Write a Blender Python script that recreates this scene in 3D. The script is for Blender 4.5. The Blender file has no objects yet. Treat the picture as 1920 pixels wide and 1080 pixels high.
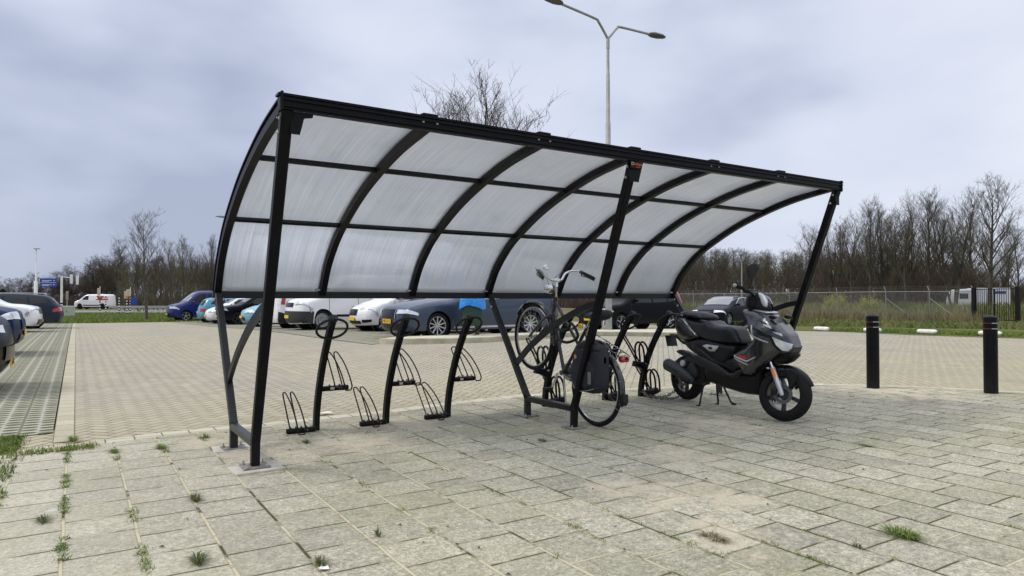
import bpy, math, random
import numpy as np
from mathutils import Vector, Matrix, Euler
from mathutils.geometry import delaunay_2d_cdt
random.seed(7); np.random.seed(7)
R = math.radians
SC = bpy.context.scene
COL = SC.collection
V = Vector
# ------------------------------------------------------------------ camera
CAM_H = 1.16; PITCH = R(0.94); YAW = R(32.6); FPX = 1278.0
SY, CY = math.sin(YAW), math.cos(YAW)
cd = bpy.data.cameras.new('camera'); cam = bpy.data.objects.new('camera', cd); COL.objects.link(cam)
cam.location = (0, 0, CAM_H)
cam.rotation_euler = V((SY*math.cos(PITCH), CY*math.cos(PITCH), math.sin(PITCH))).to_track_quat('-Z', 'Y').to_euler()
cd.sensor_width = 36; cd.lens = FPX/1920*36; cd.clip_end = 3000; cd.clip_start = .05
SC.camera = cam
def at(px, d):
    """plan position of something seen at column px and d metres ahead"""
    l = (px-960)/FPX*d
    return (SY*d+CY*l, CY*d-SY*l)
def S(x, a, b):
    t = (x-a)/(b-a)
    if isinstance(t, np.ndarray): t = np.clip(t, 0, 1)
    else: t = min(max(t, 0), 1)
    return t*t*(3-2*t)
def g(x, y):
    """height of the ground: level round the shelter, a low rise under the parked cars, falling away beyond"""
    d = SY*x+CY*y
    base = -.25*S(d, 16, 44)+.12*S(d, 55, 95)
    return base+.15*S(x, 4.0, 6.6)*(1-S(x, 11, 17))*S(y, 9, 14)*(1-S(d, 23, 34))

# ------------------------------------------------------------------ mesh helpers
def frame(d):
    d = d.normalized(); u = V((0, 0, 1)) if abs(d.z) < .95 else V((1, 0, 0))
    a = d.cross(u).normalized(); return a, a.cross(d).normalized()
class MB:
    def __init__(s): s.v = []; s.f = []; s.m = []
    def add(s, vs, fs, mi=0):
        o = len(s.v); s.v += [tuple(p) for p in vs]
        s.f += [tuple(i+o for i in f) for f in fs]; s.m += [mi]*len(fs); return s
    def box(s, c, sz, rot=None, mi=0, ch=0.0):
        x, y, z = sz[0]/2, sz[1]/2, sz[2]/2
        if ch <= 0:
            p = [V((i*x, j*y, k*z)) for i in (-1, 1) for j in (-1, 1) for k in (-1, 1)]
            f = [(0, 1, 3, 2), (4, 6, 7, 5), (0, 4, 5, 1), (2, 3, 7, 6), (0, 2, 6, 4), (1, 5, 7, 3)]
        else:
            ring = [(-x+ch, -y), (x-ch, -y), (x, -y+ch), (x, y-ch), (x-ch, y), (-x+ch, y), (-x, y-ch), (-x, -y+ch)]
            p = []
            for zz, q in ((-z, ch), (-z+ch, 0), (z-ch, 0), (z, ch)):
                for a, b in ring: p.append(V((a*(1-q/x*.8), b*(1-q/y*.8), zz)))
            f = [tuple(range(7, -1, -1)), tuple(range(24, 32))]
            for k in range(3):
                for i in range(8): f.append((k*8+i, k*8+(i+1) % 8, k*8+8+(i+1) % 8, k*8+8+i))
        if rot is not None: p = [rot @ q for q in p]
        c = V(c); return s.add([q+c for q in p], f, mi)
    def bar(s, p, q, w, h, up=(0, 0, 1), w2=None, h2=None, mi=0):
        """beam from p to q; w across, h along up"""
        p, q = V(p), V(q); d = (q-p).normalized(); up = V(up)
        a = d.cross(up).normalized(); b = a.cross(d).normalized()
        w2 = w2 or w; h2 = h2 or h
        def ring(c, w, h):
            k = min(w, h)*.12
            return [c+a*i+b*j for i, j in ((-w/2+k, -h/2), (w/2-k, -h/2), (w/2, -h/2+k), (w/2, h/2-k), (w/2-k, h/2), (-w/2+k, h/2), (-w/2, h/2-k), (-w/2, -h/2+k))]
        vs = ring(p, w, h)+ring(q, w2, h2)
        fs = [tuple(range(7, -1, -1)), tuple(range(8, 16))]+[(i, (i+1) % 8, 8+(i+1) % 8, 8+i) for i in range(8)]
        return s.add(vs, fs, mi)
    def sweep(s, pts, w, h, up, mi=0):
        """rectangular section swept along a path; w across, h in the bending plane"""
        pts = [V(p) for p in pts]; n = len(pts); up = V(up); vs = []; fs = []
        for i, p in enumerate(pts):
            d = (pts[min(i+1, n-1)]-pts[max(i-1, 0)]).normalized()
            a = up.normalized(); b = a.cross(d).normalized()
            for k, l in ((-1, -1), (1, -1), (1, 1), (-1, 1)): vs.append(p+a*(k*w/2)+b*(l*h/2))
            if i:
                for k in range(4): fs.append(((i-1)*4+k, (i-1)*4+(k+1) % 4, i*4+(k+1) % 4, i*4+k))
        fs += [(3, 2, 1, 0), tuple((n-1)*4+k for k in range(4))]
        return s.add(vs, fs, mi)
    def tube(s, pts, r, n=8, closed=False, mi=0, cap=True):
        pts = [V(p) for p in pts]; m = len(pts)
        rs = r if isinstance(r, (list, tuple)) else [r]*m
        vs = []; fs = []; a = None
        for i, p in enumerate(pts):
            if closed: d = pts[(i+1) % m]-pts[i-1]
            else: d = pts[min(i+1, m-1)]-pts[max(i-1, 0)]
            if d.length < 1e-9: d = V((0, 0, 1))
            d.normalize()
            if a is None: a, b = frame(d)
            else:
                a = (a-d*a.dot(d))
                if a.length < 1e-6: a, _ = frame(d)
                a.normalize(); b = d.cross(a)
            b = d.cross(a)
            for k in range(n):
                t = 2*math.pi*k/n; vs.append(p+(a*math.cos(t)+b*math.sin(t))*rs[i])
            if i:
                for k in range(n): fs.append(((i-1)*n+k, (i-1)*n+(k+1) % n, i*n+(k+1) % n, i*n+k))
        if closed:
            for k in range(n): fs.append(((m-1)*n+k, (m-1)*n+(k+1) % n, (k+1) % n, k))
        elif cap: fs += [tuple(range(n-1, -1, -1)), tuple((m-1)*n+k for k in range(n))]
        return s.add(vs, fs, mi)
    def lathe(s, prof, c, ax, n=24, mi=0):
        """prof = [(radius, distance along the axis)]"""
        c = V(c); ax = V(ax).normalized(); a, b = frame(ax); vs = []; fs = []
        for r_, h in prof:
            for k in range(n):
                t = 2*math.pi*k/n; vs.append(c+ax*h+(a*math.cos(t)+b*math.sin(t))*max(r_, 1e-4))
        for i in range(len(prof)-1):
            for k in range(n): fs.append((i*n+k, i*n+(k+1) % n, (i+1)*n+(k+1) % n, (i+1)*n+k))
        return s.add(vs, fs, mi)
    def inflate(s, outline, w, r=.06, e=.0, sp=.03, yc=0.0, wf=None, mi=0, one=0):
        """a solid with the given outline in x-z and rounded sides; w = half thickness, wf(x,z) scales it"""
        o = resample(outline, sp); N = np.array(o)
        pts = list(o); xs, zs = N[:, 0], N[:, 1]
        cand = []
        gx = np.arange(xs.min(), xs.max(), sp); gz = np.arange(zs.min(), zs.max(), sp)
        for i, x in enumerate(gx):
            for z in gz: cand.append((x+(sp/2 if len(cand) % 2 else 0)*0, z))
        nrm = inward(o)
        for dd in (.12*r, .4*r, .8*r):
            if dd > sp*.15: cand += [(p[0]+q[0]*dd, p[1]+q[1]*dd) for p, q in zip(o, nrm)]
        C = np.array(cand); d = dist_poly(C, N); ins = inside(C, N)
        keep = ins & (d > .08*r)
        cand = C[keep]; dc = d[keep]
        P2, D2 = [], []
        cell = {}
        mn = sp*.35
        for p, dd in zip(cand, dc):
            k = (int(p[0]/mn), int(p[1]/mn))
            if k in cell: continue
            cell[k] = 1; P2.append((float(p[0]), float(p[1]))); D2.append(float(dd))
        allp = [V(p) for p in o+P2]
        res = delaunay_2d_cdt(allp, [], [list(range(len(o)))], 1, 1e-6)
        co, fs = res[0], res[2]
        CC = np.array([(p.x, p.y) for p in co]); dd = dist_poly(CC, N)
        hw = []
        for p, q in zip(CC, dd):
            t = min(q/r, 1); k = wf(p[0], p[1]) if wf else 1
            hw.append(k*(e+(w-e)*math.sqrt(max(0, 1-(1-t)**2))))
        n = len(co)
        A = [(p[0], yc-h, p[1]) for p, h in zip(CC, hw)]; B = [(p[0], yc+h, p[1]) for p, h in zip(CC, hw)]
        F = [tuple(f) for f in fs]+[tuple(i+n for i in reversed(f)) for f in fs]
        # rim
        idx = {}
        for i, p in enumerate(CC): idx[(round(p[0], 5), round(p[1], 5))] = i
        ids = [idx.get((round(p[0], 5), round(p[1], 5))) for p in o]
        for i in range(len(ids)):
            a, b = ids[i], ids[(i+1) % len(ids)]
            if a is not None and b is not None and a != b: F.append((b, a, a+n, b+n))
        return s.add(A+B, F, mi)
    def xf(s, M, start=0):
        for i in range(start, len(s.v)): s.v[i] = tuple(M @ V(s.v[i]))
        return s
    def build(s, name, mats, parent=None, smooth=35, loc=None):
        me = bpy.data.meshes.new(name); me.from_pydata(s.v, [], s.f)
        if not isinstance(mats, (list, tuple)): mats = [mats]
        for m_ in mats: me.materials.append(m_)
        if any(s.m): me.polygons.foreach_set('material_index', s.m)
        me.update()
        o = bpy.data.objects.new(name, me); COL.objects.link(o)
        if smooth:
            me.shade_smooth()
            if smooth < 180: me.set_sharp_from_angle(angle=R(smooth))
        if parent is not None: o.parent = parent
        if loc is not None: o.location = loc
        return o
def resample(o, sp):
    out = []
    n = len(o)
    for i in range(n):
        a, b = o[i], o[(i+1) % n]
        L = math.hypot(b[0]-a[0], b[1]-a[1]); k = max(1, int(round(L/sp)))
        for j in range(k): out.append((a[0]+(b[0]-a[0])*j/k, a[1]+(b[1]-a[1])*j/k))
    return out
def smooth_poly(o, it=2, keep=.25):
    for _ in range(it):
        q = []
        for i in range(len(o)):
            a, b = o[i], o[(i+1) % len(o)]
            q += [(a[0]+(b[0]-a[0])*keep, a[1]+(b[1]-a[1])*keep), (a[0]+(b[0]-a[0])*(1-keep), a[1]+(b[1]-a[1])*(1-keep))]
        o = q
    return o
def area(o): return sum(o[i][0]*o[(i+1) % len(o)][1]-o[(i+1) % len(o)][0]*o[i][1] for i in range(len(o)))/2
def inward(o):
    s = 1 if area(o) > 0 else -1; n = len(o); r = []
    for i in range(n):
        a, b = o[i-1], o[(i+1) % n]; dx, dy = b[0]-a[0], b[1]-a[1]; L = math.hypot(dx, dy) or 1
        r.append((-dy/L*s, dx/L*s))
    return r
def dist_poly(P, N, closed=True):
    A = N if closed else N[:-1]; B = np.roll(N, -1, 0) if closed else N[1:]
    best = np.full(len(P), 1e9)
    for a, b in zip(A, B):
        ab = b-a; L = (ab**2).sum() or 1e-12
        t = np.clip(((P-a) @ ab)/L, 0, 1); q = a+t[:, None]*ab
        best = np.minimum(best, np.hypot(*(P-q).T))
    return best
def inside(P, N):
    x, y = P[:, 0], P[:, 1]; c = np.zeros(len(P), bool)
    for a, b in zip(N, np.roll(N, -1, 0)):
        if a[1] == b[1]: continue
        m = ((a[1] > y) != (b[1] > y)) & (x < (b[0]-a[0])*(y-a[1])/(b[1]-a[1])+a[0]); c ^= m
    return c
def empty(name, label, cat, loc=(0, 0, 0), rz=0.0, group=None):
    o = bpy.data.objects.new(name, None); COL.objects.link(o); o.location = loc; o.rotation_euler = (0, 0, rz)
    o.empty_display_size = .1
    return tag(o, label, cat, group)
def tag(o, label=None, cat=None, group=None, kind=None):
    if label: o['label'] = label
    if cat: o['category'] = cat
    if group: o['group'] = group
    if kind: o['kind'] = kind
    return o
def dup(root, loc, rz=0.0, label=None, sc=None):
    r = root.copy(); COL.objects.link(r); r.location = loc; r.rotation_euler = (0, 0, rz)
    if sc: r.scale = sc
    if label: r['label'] = label
    for ch in root.children:
        c = ch.copy(); COL.objects.link(c); c.parent = r
        for g2 in ch.children:
            d = g2.copy(); COL.objects.link(d); d.parent = c
    return r
def circ(c, r, ax, n=24, a0=0, a1=2*math.pi, close=False):
    c = V(c); a, b = frame(V(ax)); k = n if not close else n+1
    return [c+(a*math.cos(a0+(a1-a0)*i/n)+b*math.sin(a0+(a1-a0)*i/n))*r for i in range(k)]
def catmull(p, k=6):
    p = [V(q) for q in p]; out = []
    for i in range(len(p)-1):
        a, b, c, d = p[max(i-1, 0)], p[i], p[i+1], p[min(i+2, len(p)-1)]
        for j in range(k):
            t = j/k
            out.append(.5*((2*b)+(c-a)*t+(2*a-5*b+4*c-d)*t*t+(-a+3*b-3*c+d)*t**3))
    out.append(p[-1]); return out

# ------------------------------------------------------------------ materials
def nodes(name):
    m = bpy.data.materials.new(name); m.use_nodes = True; nt = m.node_tree
    return m, nt, nt.nodes['Principled BSDF']
class NT:
    def __init__(s, nt): s.t = nt
    def n(s, typ, **k):
        q = s.t.nodes.new(typ)
        for a, b in k.items():
            if a.startswith('i_'):
                key = a[2:]; q.inputs[int(key) if key.isdigit() else key.replace('_', ' ')].default_value = b
            else: setattr(q, a, b)
        return q
    def l(s, a, b): s.t.links.new(a, b)
    def math(s, op, a, b=None, c=None, clamp=False):
        q = s.n('ShaderNodeMath', operation=op, use_clamp=clamp)
        for i, v in enumerate((a, b, c)):
            if v is None: continue
            if isinstance(v, (int, float)): q.inputs[i].default_value = v
            else: s.l(v, q.inputs[i])
        return q.outputs[0]
    def noise(s, vec, scale, detail=3, rough=.55, out=0):
        q = s.n('ShaderNodeTexNoise', i_Scale=scale, i_Detail=detail, i_Roughness=rough)
        if vec is not None: s.l(vec, q.inputs['Vector'])
        return q.outputs[out]
    def ramp(s, f, stops):
        q = s.n('ShaderNodeValToRGB'); e = q.color_ramp.elements
        while len(e) < len(stops): e.new(.5)
        for i, (p, c) in enumerate(stops):
            e[i].position = p; e[i].color = (*(c if isinstance(c, (tuple, list)) else (c, c, c)), 1)
        s.l(f, q.inputs[0]); return q.outputs[0]
    def mix(s, f, a, b, bt='MIX'):
        q = s.n('ShaderNodeMix', data_type='RGBA', blend_type=bt)
        for i, v in ((0, f), (6, a), (7, b)):
            if isinstance(v, (int, float)): q.inputs[i].default_value = v
            elif isinstance(v, (tuple, list)): q.inputs[i].default_value = (*v[:3], 1)
            else: s.l(v, q.inputs[i])
        return q.outputs[2]
    def comb(s, x, y, z=0.0):
        q = s.n('ShaderNodeCombineXYZ')
        for i, v in enumerate((x, y, z)):
            if isinstance(v, (int, float)): q.inputs[i].default_value = v
            else: s.l(v, q.inputs[i])
        return q.outputs[0]
    def bump(s, h, st, dist=.01, to=None):
        q = s.n('ShaderNodeBump', i_Strength=st, i_Distance=dist); s.l(h, q.inputs['Height'])
        if to is not None: s.l(q.outputs[0], to.inputs['Normal'])
        return q.outputs[0]
MATS = {}
def mat(name, col, rough=.6, metal=0.0, coat=0.0, var=.12, scale=8.0, bump=0.0, spec=.5, emis=None, rvar=.1):
    if name in MATS: return MATS[name]
    m, nt, b = nodes(name); t = NT(nt)
    tc = t.n('ShaderNodeTexCoord').outputs['Object']
    nz = t.noise(tc, scale, 4)
    f = t.ramp(nz, [(.3, 1-var), (.7, 1+var)] if var < 1 else [(.3, .2), (.7, 1)])
    c = t.mix(1.0, col, f, 'MULTIPLY'); t.l(c, b.inputs['Base Color'])
    rr = t.math('MULTIPLY_ADD', nz, rvar*2, rough-rvar, clamp=True); t.l(rr, b.inputs['Roughness'])
    b.inputs['Metallic'].default_value = metal; b.inputs['Coat Weight'].default_value = coat
    b.inputs['Coat Roughness'].default_value = .06; b.inputs['Specular IOR Level'].default_value = spec
    if bump: t.bump(t.noise(tc, scale*6, 3), bump, .01, b)
    if emis: b.inputs['Emission Color'].default_value = (*emis, 1); b.inputs['Emission Strength'].default_value = 1
    MATS[name] = m; return m
def dusty(name, col, dust, amt, rough, spec):
    m, nt, b = nodes(name); t = NT(nt); gm = t.n('ShaderNodeNewGeometry'); P = gm.outputs['Position']
    sp = t.n('ShaderNodeSeparateXYZ'); t.l(P, sp.inputs[0]); n1 = t.noise(P, 7, 6, .7); n2 = t.noise(P, 60, 4, .7)
    up = t.n('ShaderNodeSeparateXYZ'); t.l(gm.outputs['Normal'], up.inputs[0])
    low = t.math('MULTIPLY', t.math('SUBTRACT', .35, sp.outputs[2]), 2.2, clamp=True)
    f = t.math('MULTIPLY', t.math('ADD', t.math('ADD', t.math('MULTIPLY', low, .8), t.math('MULTIPLY', t.math('MAXIMUM', up.outputs[2], 0), .5)), t.ramp(n1, [(.50, 0), (.75, .45)])), amt)
    f = t.math('MULTIPLY', f, t.ramp(n2, [(.3, .3), (.7, 1)]), clamp=True)
    t.l(t.mix(f, col, dust), b.inputs['Base Color']); t.l(t.math('MULTIPLY_ADD', f, .4, rough), b.inputs['Roughness']); b.inputs['Specular IOR Level'].default_value = spec
    MATS[name] = m; return m
def paint(name, col, rough=.35, metal=.0, coat=.4):
    """car paint with a clear coat and a little road dirt low down"""
    if name in MATS: return MATS[name]
    m, nt, b = nodes(name); t = NT(nt)
    tc = t.n('ShaderNodeTexCoord').outputs['Object']; sp = t.n('ShaderNodeSeparateXYZ'); t.l(tc, sp.inputs[0])
    nz = t.noise(tc, 3, 5); low = t.math('SUBTRACT', .55, sp.outputs[2]); low = t.math('MULTIPLY', low, 1.2, clamp=True)
    dirt = t.math('MULTIPLY', t.math('MULTIPLY', low, nz), .8, clamp=True)
    c = t.mix(dirt, col, (.085, .078, .065)); t.l(c, b.inputs['Base Color'])
    t.l(t.math('MULTIPLY_ADD', dirt, .5, rough), b.inputs['Roughness'])
    b.inputs['Metallic'].default_value = metal; b.inputs['Coat Weight'].default_value = coat if coat > .2 else .0; b.inputs['Specular IOR Level'].default_value = .45 if coat > .2 else .10; b.inputs['Coat Roughness'].default_value = .05
    MATS[name] = m; return m
M_frame = dusty('black_powder_coat', (.0040, .0044, .0058), (.10, .09, .07), .20, .40, .12)
M_frame2 = dusty('dark_grey_coat', (.010, .012, .016), (.11, .10, .08), .22, .34, .28)
M_zinc = mat('galvanised_steel', (.42, .43, .43), .45, .9, var=.25, scale=25)
M_plateg = mat('dusty_zinc_plate', (.20, .19, .165), .6, .4, var=.5, scale=18)
M_zincpole = mat('galvanised_pole', (.30, .31, .29), .55, .4, var=.18, scale=4)
M_bolt = mat('bolt_zinc', (.50, .50, .49), .35, .8, var=.1)
M_rubber = mat('tyre_rubber', (.010, .010, .011), .8, var=.3, scale=20, bump=.1, spec=.2)
M_plastic = mat('black_plastic', (.010, .010, .011), .5, var=.25, scale=12, bump=.05, spec=.3)
M_gloss = mat('gloss_black', (.006, .006, .007), .25, var=.1, spec=.25)
M_chrome = mat('chrome', (.75, .76, .78), .15, 1.0, var=.05)
M_alloy = mat('alloy_rim', (.55, .56, .58), .3, .8, var=.08)
M_darkrim = mat('dark_rim', (.03, .03, .032), .4, .3, var=.1)
M_glass = mat('car_glass', (.008, .012, .013), .04, var=.05, spec=.45, rvar=0)
M_lamp = mat('clear_lamp', (.62, .66, .70), .10, .35, coat=1, var=.28, scale=9)
M_red = mat('red_lens', (.32, .008, .012), .15, coat=.8, var=.3, scale=30)
M_plate = mat('yellow_plate', (.72, .42, .01), .45, var=.06)
M_ink = mat('plate_ink', (.01, .01, .01), .5)
M_conc = mat('concrete', (.40, .38, .33), .9, var=.18, scale=14, bump=.3)
M_white = mat('white_paint', (.72, .72, .70), .5, var=.1, scale=5)
M_blackp = mat('black_paint', (.008, .008, .009), .6, spec=.15)
M_bark = mat('bark', (.060, .050, .038), .95, var=.35, scale=6, bump=.3)
M_barkdark = mat('bark_dark', (.036, .030, .024), .95, var=.35, scale=6)
M_barkpale = mat('bark_green_grey', (.085, .080, .058), .95, var=.35, scale=6)
M_twig = mat('twig', (.074, .066, .042), .95, var=.35, scale=1.2)
M_twigred = mat('twig_russet', (.066, .046, .032), .95, var=.35, scale=1)
M_twiggreen = mat('twig_budding', (.090, .088, .045), .95, var=.45, scale=1)

def blades_mat(name, c1, c2, sc=1.5):
    m, nt, b = nodes(name); t = NT(nt)
    tc = t.n('ShaderNodeTexCoord').outputs['Object']
    nz = t.noise(tc, sc, 4); c = t.ramp(nz, [(.38, c1), (.62, c2)])
    n2 = t.noise(tc, 40, 2); c = t.mix(.5, c, t.ramp(n2, [(.3, .4), (.7, 1.0)]), 'MULTIPLY')
    t.l(c, b.inputs['Base Color']); b.inputs['Roughness'].default_value = .7
    return m
M_grass = blades_mat('grass_blades', (.100, .165, .016), (.185, .245, .034))
M_weed = blades_mat('weed_blades', (.070, .095, .020), (.120, .150, .035), 3)
M_dry = blades_mat('dry_stalks', (.120, .105, .045), (.215, .180, .085), .8)
M_drygreen = blades_mat('rough_grass', (.080, .125, .018), (.185, .175, .050), .7)
M_willow = blades_mat('willow_shoots', (.26, .27, .03), (.34, .34, .06), 1)

# grounds -----------------------------------------------------------
def pos_xy(t):
    gm = t.n('ShaderNodeNewGeometry').outputs['Position']; sp = t.n('ShaderNodeSeparateXYZ'); t.l(gm, sp.inputs[0])
    return gm, sp.outputs[0], sp.outputs[1]
def mat_plaza():
    m, nt, b = nodes('plaza_tiles'); t = NT(nt); P, x, y = pos_xy(t)
    wob = t.n('ShaderNodeTexNoise', i_Scale=2.2, i_Detail=2); t.l(P, wob.inputs['Vector'])
    ws = t.n('ShaderNodeSeparateXYZ'); t.l(wob.outputs['Color'], ws.inputs[0])
    xx = t.math('ADD', x, t.math('MULTIPLY_ADD', ws.outputs[0], .014, -.007))
    yy = t.math('ADD', y, t.math('MULTIPLY_ADD', ws.outputs[1], .03, -.015))
    u = t.math('DIVIDE', t.math('ADD', xx, .045), .310)
    ci = t.math('FLOOR', u); fu = t.math('SUBTRACT', u, ci)
    # every column is shifted by half a tile and by a small random amount
    half = t.math('MULTIPLY', t.math('MODULO', t.math('ADD', ci, 100), 2), .5)
    cn = t.n('ShaderNodeTexWhiteNoise', noise_dimensions='1D'); t.l(ci, cn.inputs['W'])
    v = t.math('ADD', t.math('ADD', t.math('DIVIDE', yy, .302), half), t.math('MULTIPLY', cn.outputs[0], .16))
    cj = t.math('FLOOR', v); fv = t.math('SUBTRACT', v, cj)
    eu = t.math('MULTIPLY', t.math('MINIMUM', fu, t.math('SUBTRACT', 1, fu)), .31)
    ev = t.math('MULTIPLY', t.math('MINIMUM', fv, t.math('SUBTRACT', 1, fv)), .302)
    idn = t.n('ShaderNodeTexWhiteNoise', noise_dimensions='2D'); t.l(t.comb(ci, cj), idn.inputs['Vector'])
    rnd = idn.outputs[0]
    PT = t.comb(t.math('MULTIPLY_ADD', ci, 3.71, x), t.math('MULTIPLY_ADD', cj, 5.13, y), rnd)
    n1 = t.noise(P, 1.1, 5, .6); n2 = t.noise(PT, 11, 6, .7); n3 = t.noise(PT, 150, 4, .7); n4 = t.noise(P, 5.0, 4)
    nw = t.noise(P, 35, 4, .7)
    # widths
    wu = t.math('MULTIPLY_ADD', n4, .009, .0030); wv = t.math('MULTIPLY_ADD', n4, .006, .0028)
    wu = t.math('ADD', wu, t.math('MULTIPLY_ADD', nw, .006, -.003)); wv = t.math('ADD', wv, t.math('MULTIPLY_ADD', nw, .005, -.0025))
    ju = t.math('SUBTRACT', 1, t.math('DIVIDE', eu, wu), clamp=True); jv = t.math('SUBTRACT', 1, t.math('DIVIDE', ev, wv), clamp=True)
    ju = t.math('MULTIPLY', ju, 4.5, clamp=True); jv = t.math('MULTIPLY', jv, 4.5, clamp=True)
    tile = t.mix(rnd, (.255, .248, .194), (.338, .327, .262))
    tile = t.mix(t.math('MULTIPLY', t.ramp(n1, [(.35, 0), (.7, 1)]), .6), tile, (.350, .335, .270))
    tile = t.mix(1.0, tile, t.ramp(n2, [(.30, .80), (.70, 1.15)]), 'MULTIPLY'); chip = t.ramp(t.math('ADD', idn.outputs[0], 0.0), [(.0, .95), (1.0, 1.04)]); tile = t.mix(1.0, tile, chip, 'MULTIPLY')
    tile = t.mix(1.0, tile, t.ramp(n3, [(.32, .55), (.68, 1.42)]), 'MULTIPLY')
    n5 = t.noise(PT, 44, 5, .75); tile = t.mix(1.0, tile, t.ramp(n5, [(.34, .62), (.66, 1.32)]), 'MULTIPLY')
    # moss film on the right and in patches
    mossf = t.math('MULTIPLY', t.ramp(t.noise(P, .9, 4), [(.45, 0), (.7, 1)]), .30)
    tile = t.mix(mossf, tile, (.235, .235, .110))
    # pale worn left side
    lf = t.ramp(t.math('MULTIPLY_ADD', t.math('ADD', x, n4), -.55, .95), [(0, 0), (1, 1)])
    tile = t.mix(t.math('MULTIPLY', lf, .5), tile, t.mix(n5, (.30, .285, .225), (.56, .535, .45)))
    # white lime spots
    sp = t.ramp(t.noise(P, 7, 5, .65), [(.63, 0), (.70, 1)]); tile = t.mix(t.math('MULTIPLY', sp, .5), tile, (.50, .49, .44))
    # dark damp stains
    dk = t.ramp(t.noise(P, 26, 3, .6), [(.70, 0), (.76, 1)]); tile = t.mix(t.math('MULTIPLY', dk, .4), tile, (.14, .14, .10))
    # edges of each tile are darker with algae
    edge = t.math('MINIMUM', eu, ev); ef = t.ramp(t.math('MULTIPLY', edge, 30), [(0, .8), (.40, 0)])
    tile = t.mix(ef, tile, (.13, .125, .065))
    sandc = t.mix(nw, (.33, .30, .20), (.50, .46, .34)); dark = t.mix(n2, (.030, .030, .014), (.09, .088, .042))
    usand = t.ramp(t.math('ADD', t.noise(P, 1.9, 6, .7), t.math('MULTIPLY', t.ramp(t.math('MULTIPLY', x, .2), [(.35, 0), (.85, 1)]), -.16)), [(.42, 0), (.50, 1)]); jucol = t.mix(usand, dark, sandc)
    vsand = t.ramp(t.noise(P, 2.4, 4), [(.50, 0), (.58, 1)]); jvcol = t.mix(vsand, dark, sandc)
    c = t.mix(jv, tile, jvcol); c = t.mix(ju, c, jucol)
    # sand lying on the tiles round the posts and in the middle
    def blob(cx, cy, r):
        dx = t.math('DIVIDE', t.math('SUBTRACT', x, cx), r); dy = t.math('DIVIDE', t.math('SUBTRACT', y, cy), r)
        q = t.math('SUBTRACT', 1, t.math('SQRT', t.math('ADD', t.math('MULTIPLY', dx, dx), t.math('MULTIPLY', dy, dy))), clamp=True); return q
    bl = blob(1.25, 5.3, .9)
    for a in ((1.9, 5.3, .8), (2.6, 5.8, .9), (3.75, 5.0, .7), (2.9, 3.0, .75), (2.65, 2.25, .5), (3.7, 3.5, .8), (5.0, 4.3, .9), (.9, 5.95, .6), (3.2, 2.7, .5), (8.6, 4.6, 1.5)): bl = t.math('MAXIMUM', bl, blob(*a))
    sn = t.math('ADD', t.math('MULTIPLY', bl, .37), t.noise(P, 4.2, 6, .68)); sm = t.ramp(t.math('ADD', sn, t.math('MULTIPLY', t.math('SUBTRACT', nw, .5), .25)), [(.68, 0), (.84, 1)])
    c = t.mix(t.math('MULTIPLY', sm, .6), c, t.mix(n3, (.37, .325, .245), (.53, .475, .375)))
    t.l(c, b.inputs['Base Color']); b.inputs['Roughness'].default_value = .93; b.inputs['Specular IOR Level'].default_value = .25
    h = t.math('SUBTRACT', 1, t.math('MAXIMUM', ju, jv)); h = t.math('ADD', h, t.math('MULTIPLY', n3, .35)); h = t.math('ADD', h, t.math('MULTIPLY', rnd, .25))
    t.bump(h, .55, .006, b); return m
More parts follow.
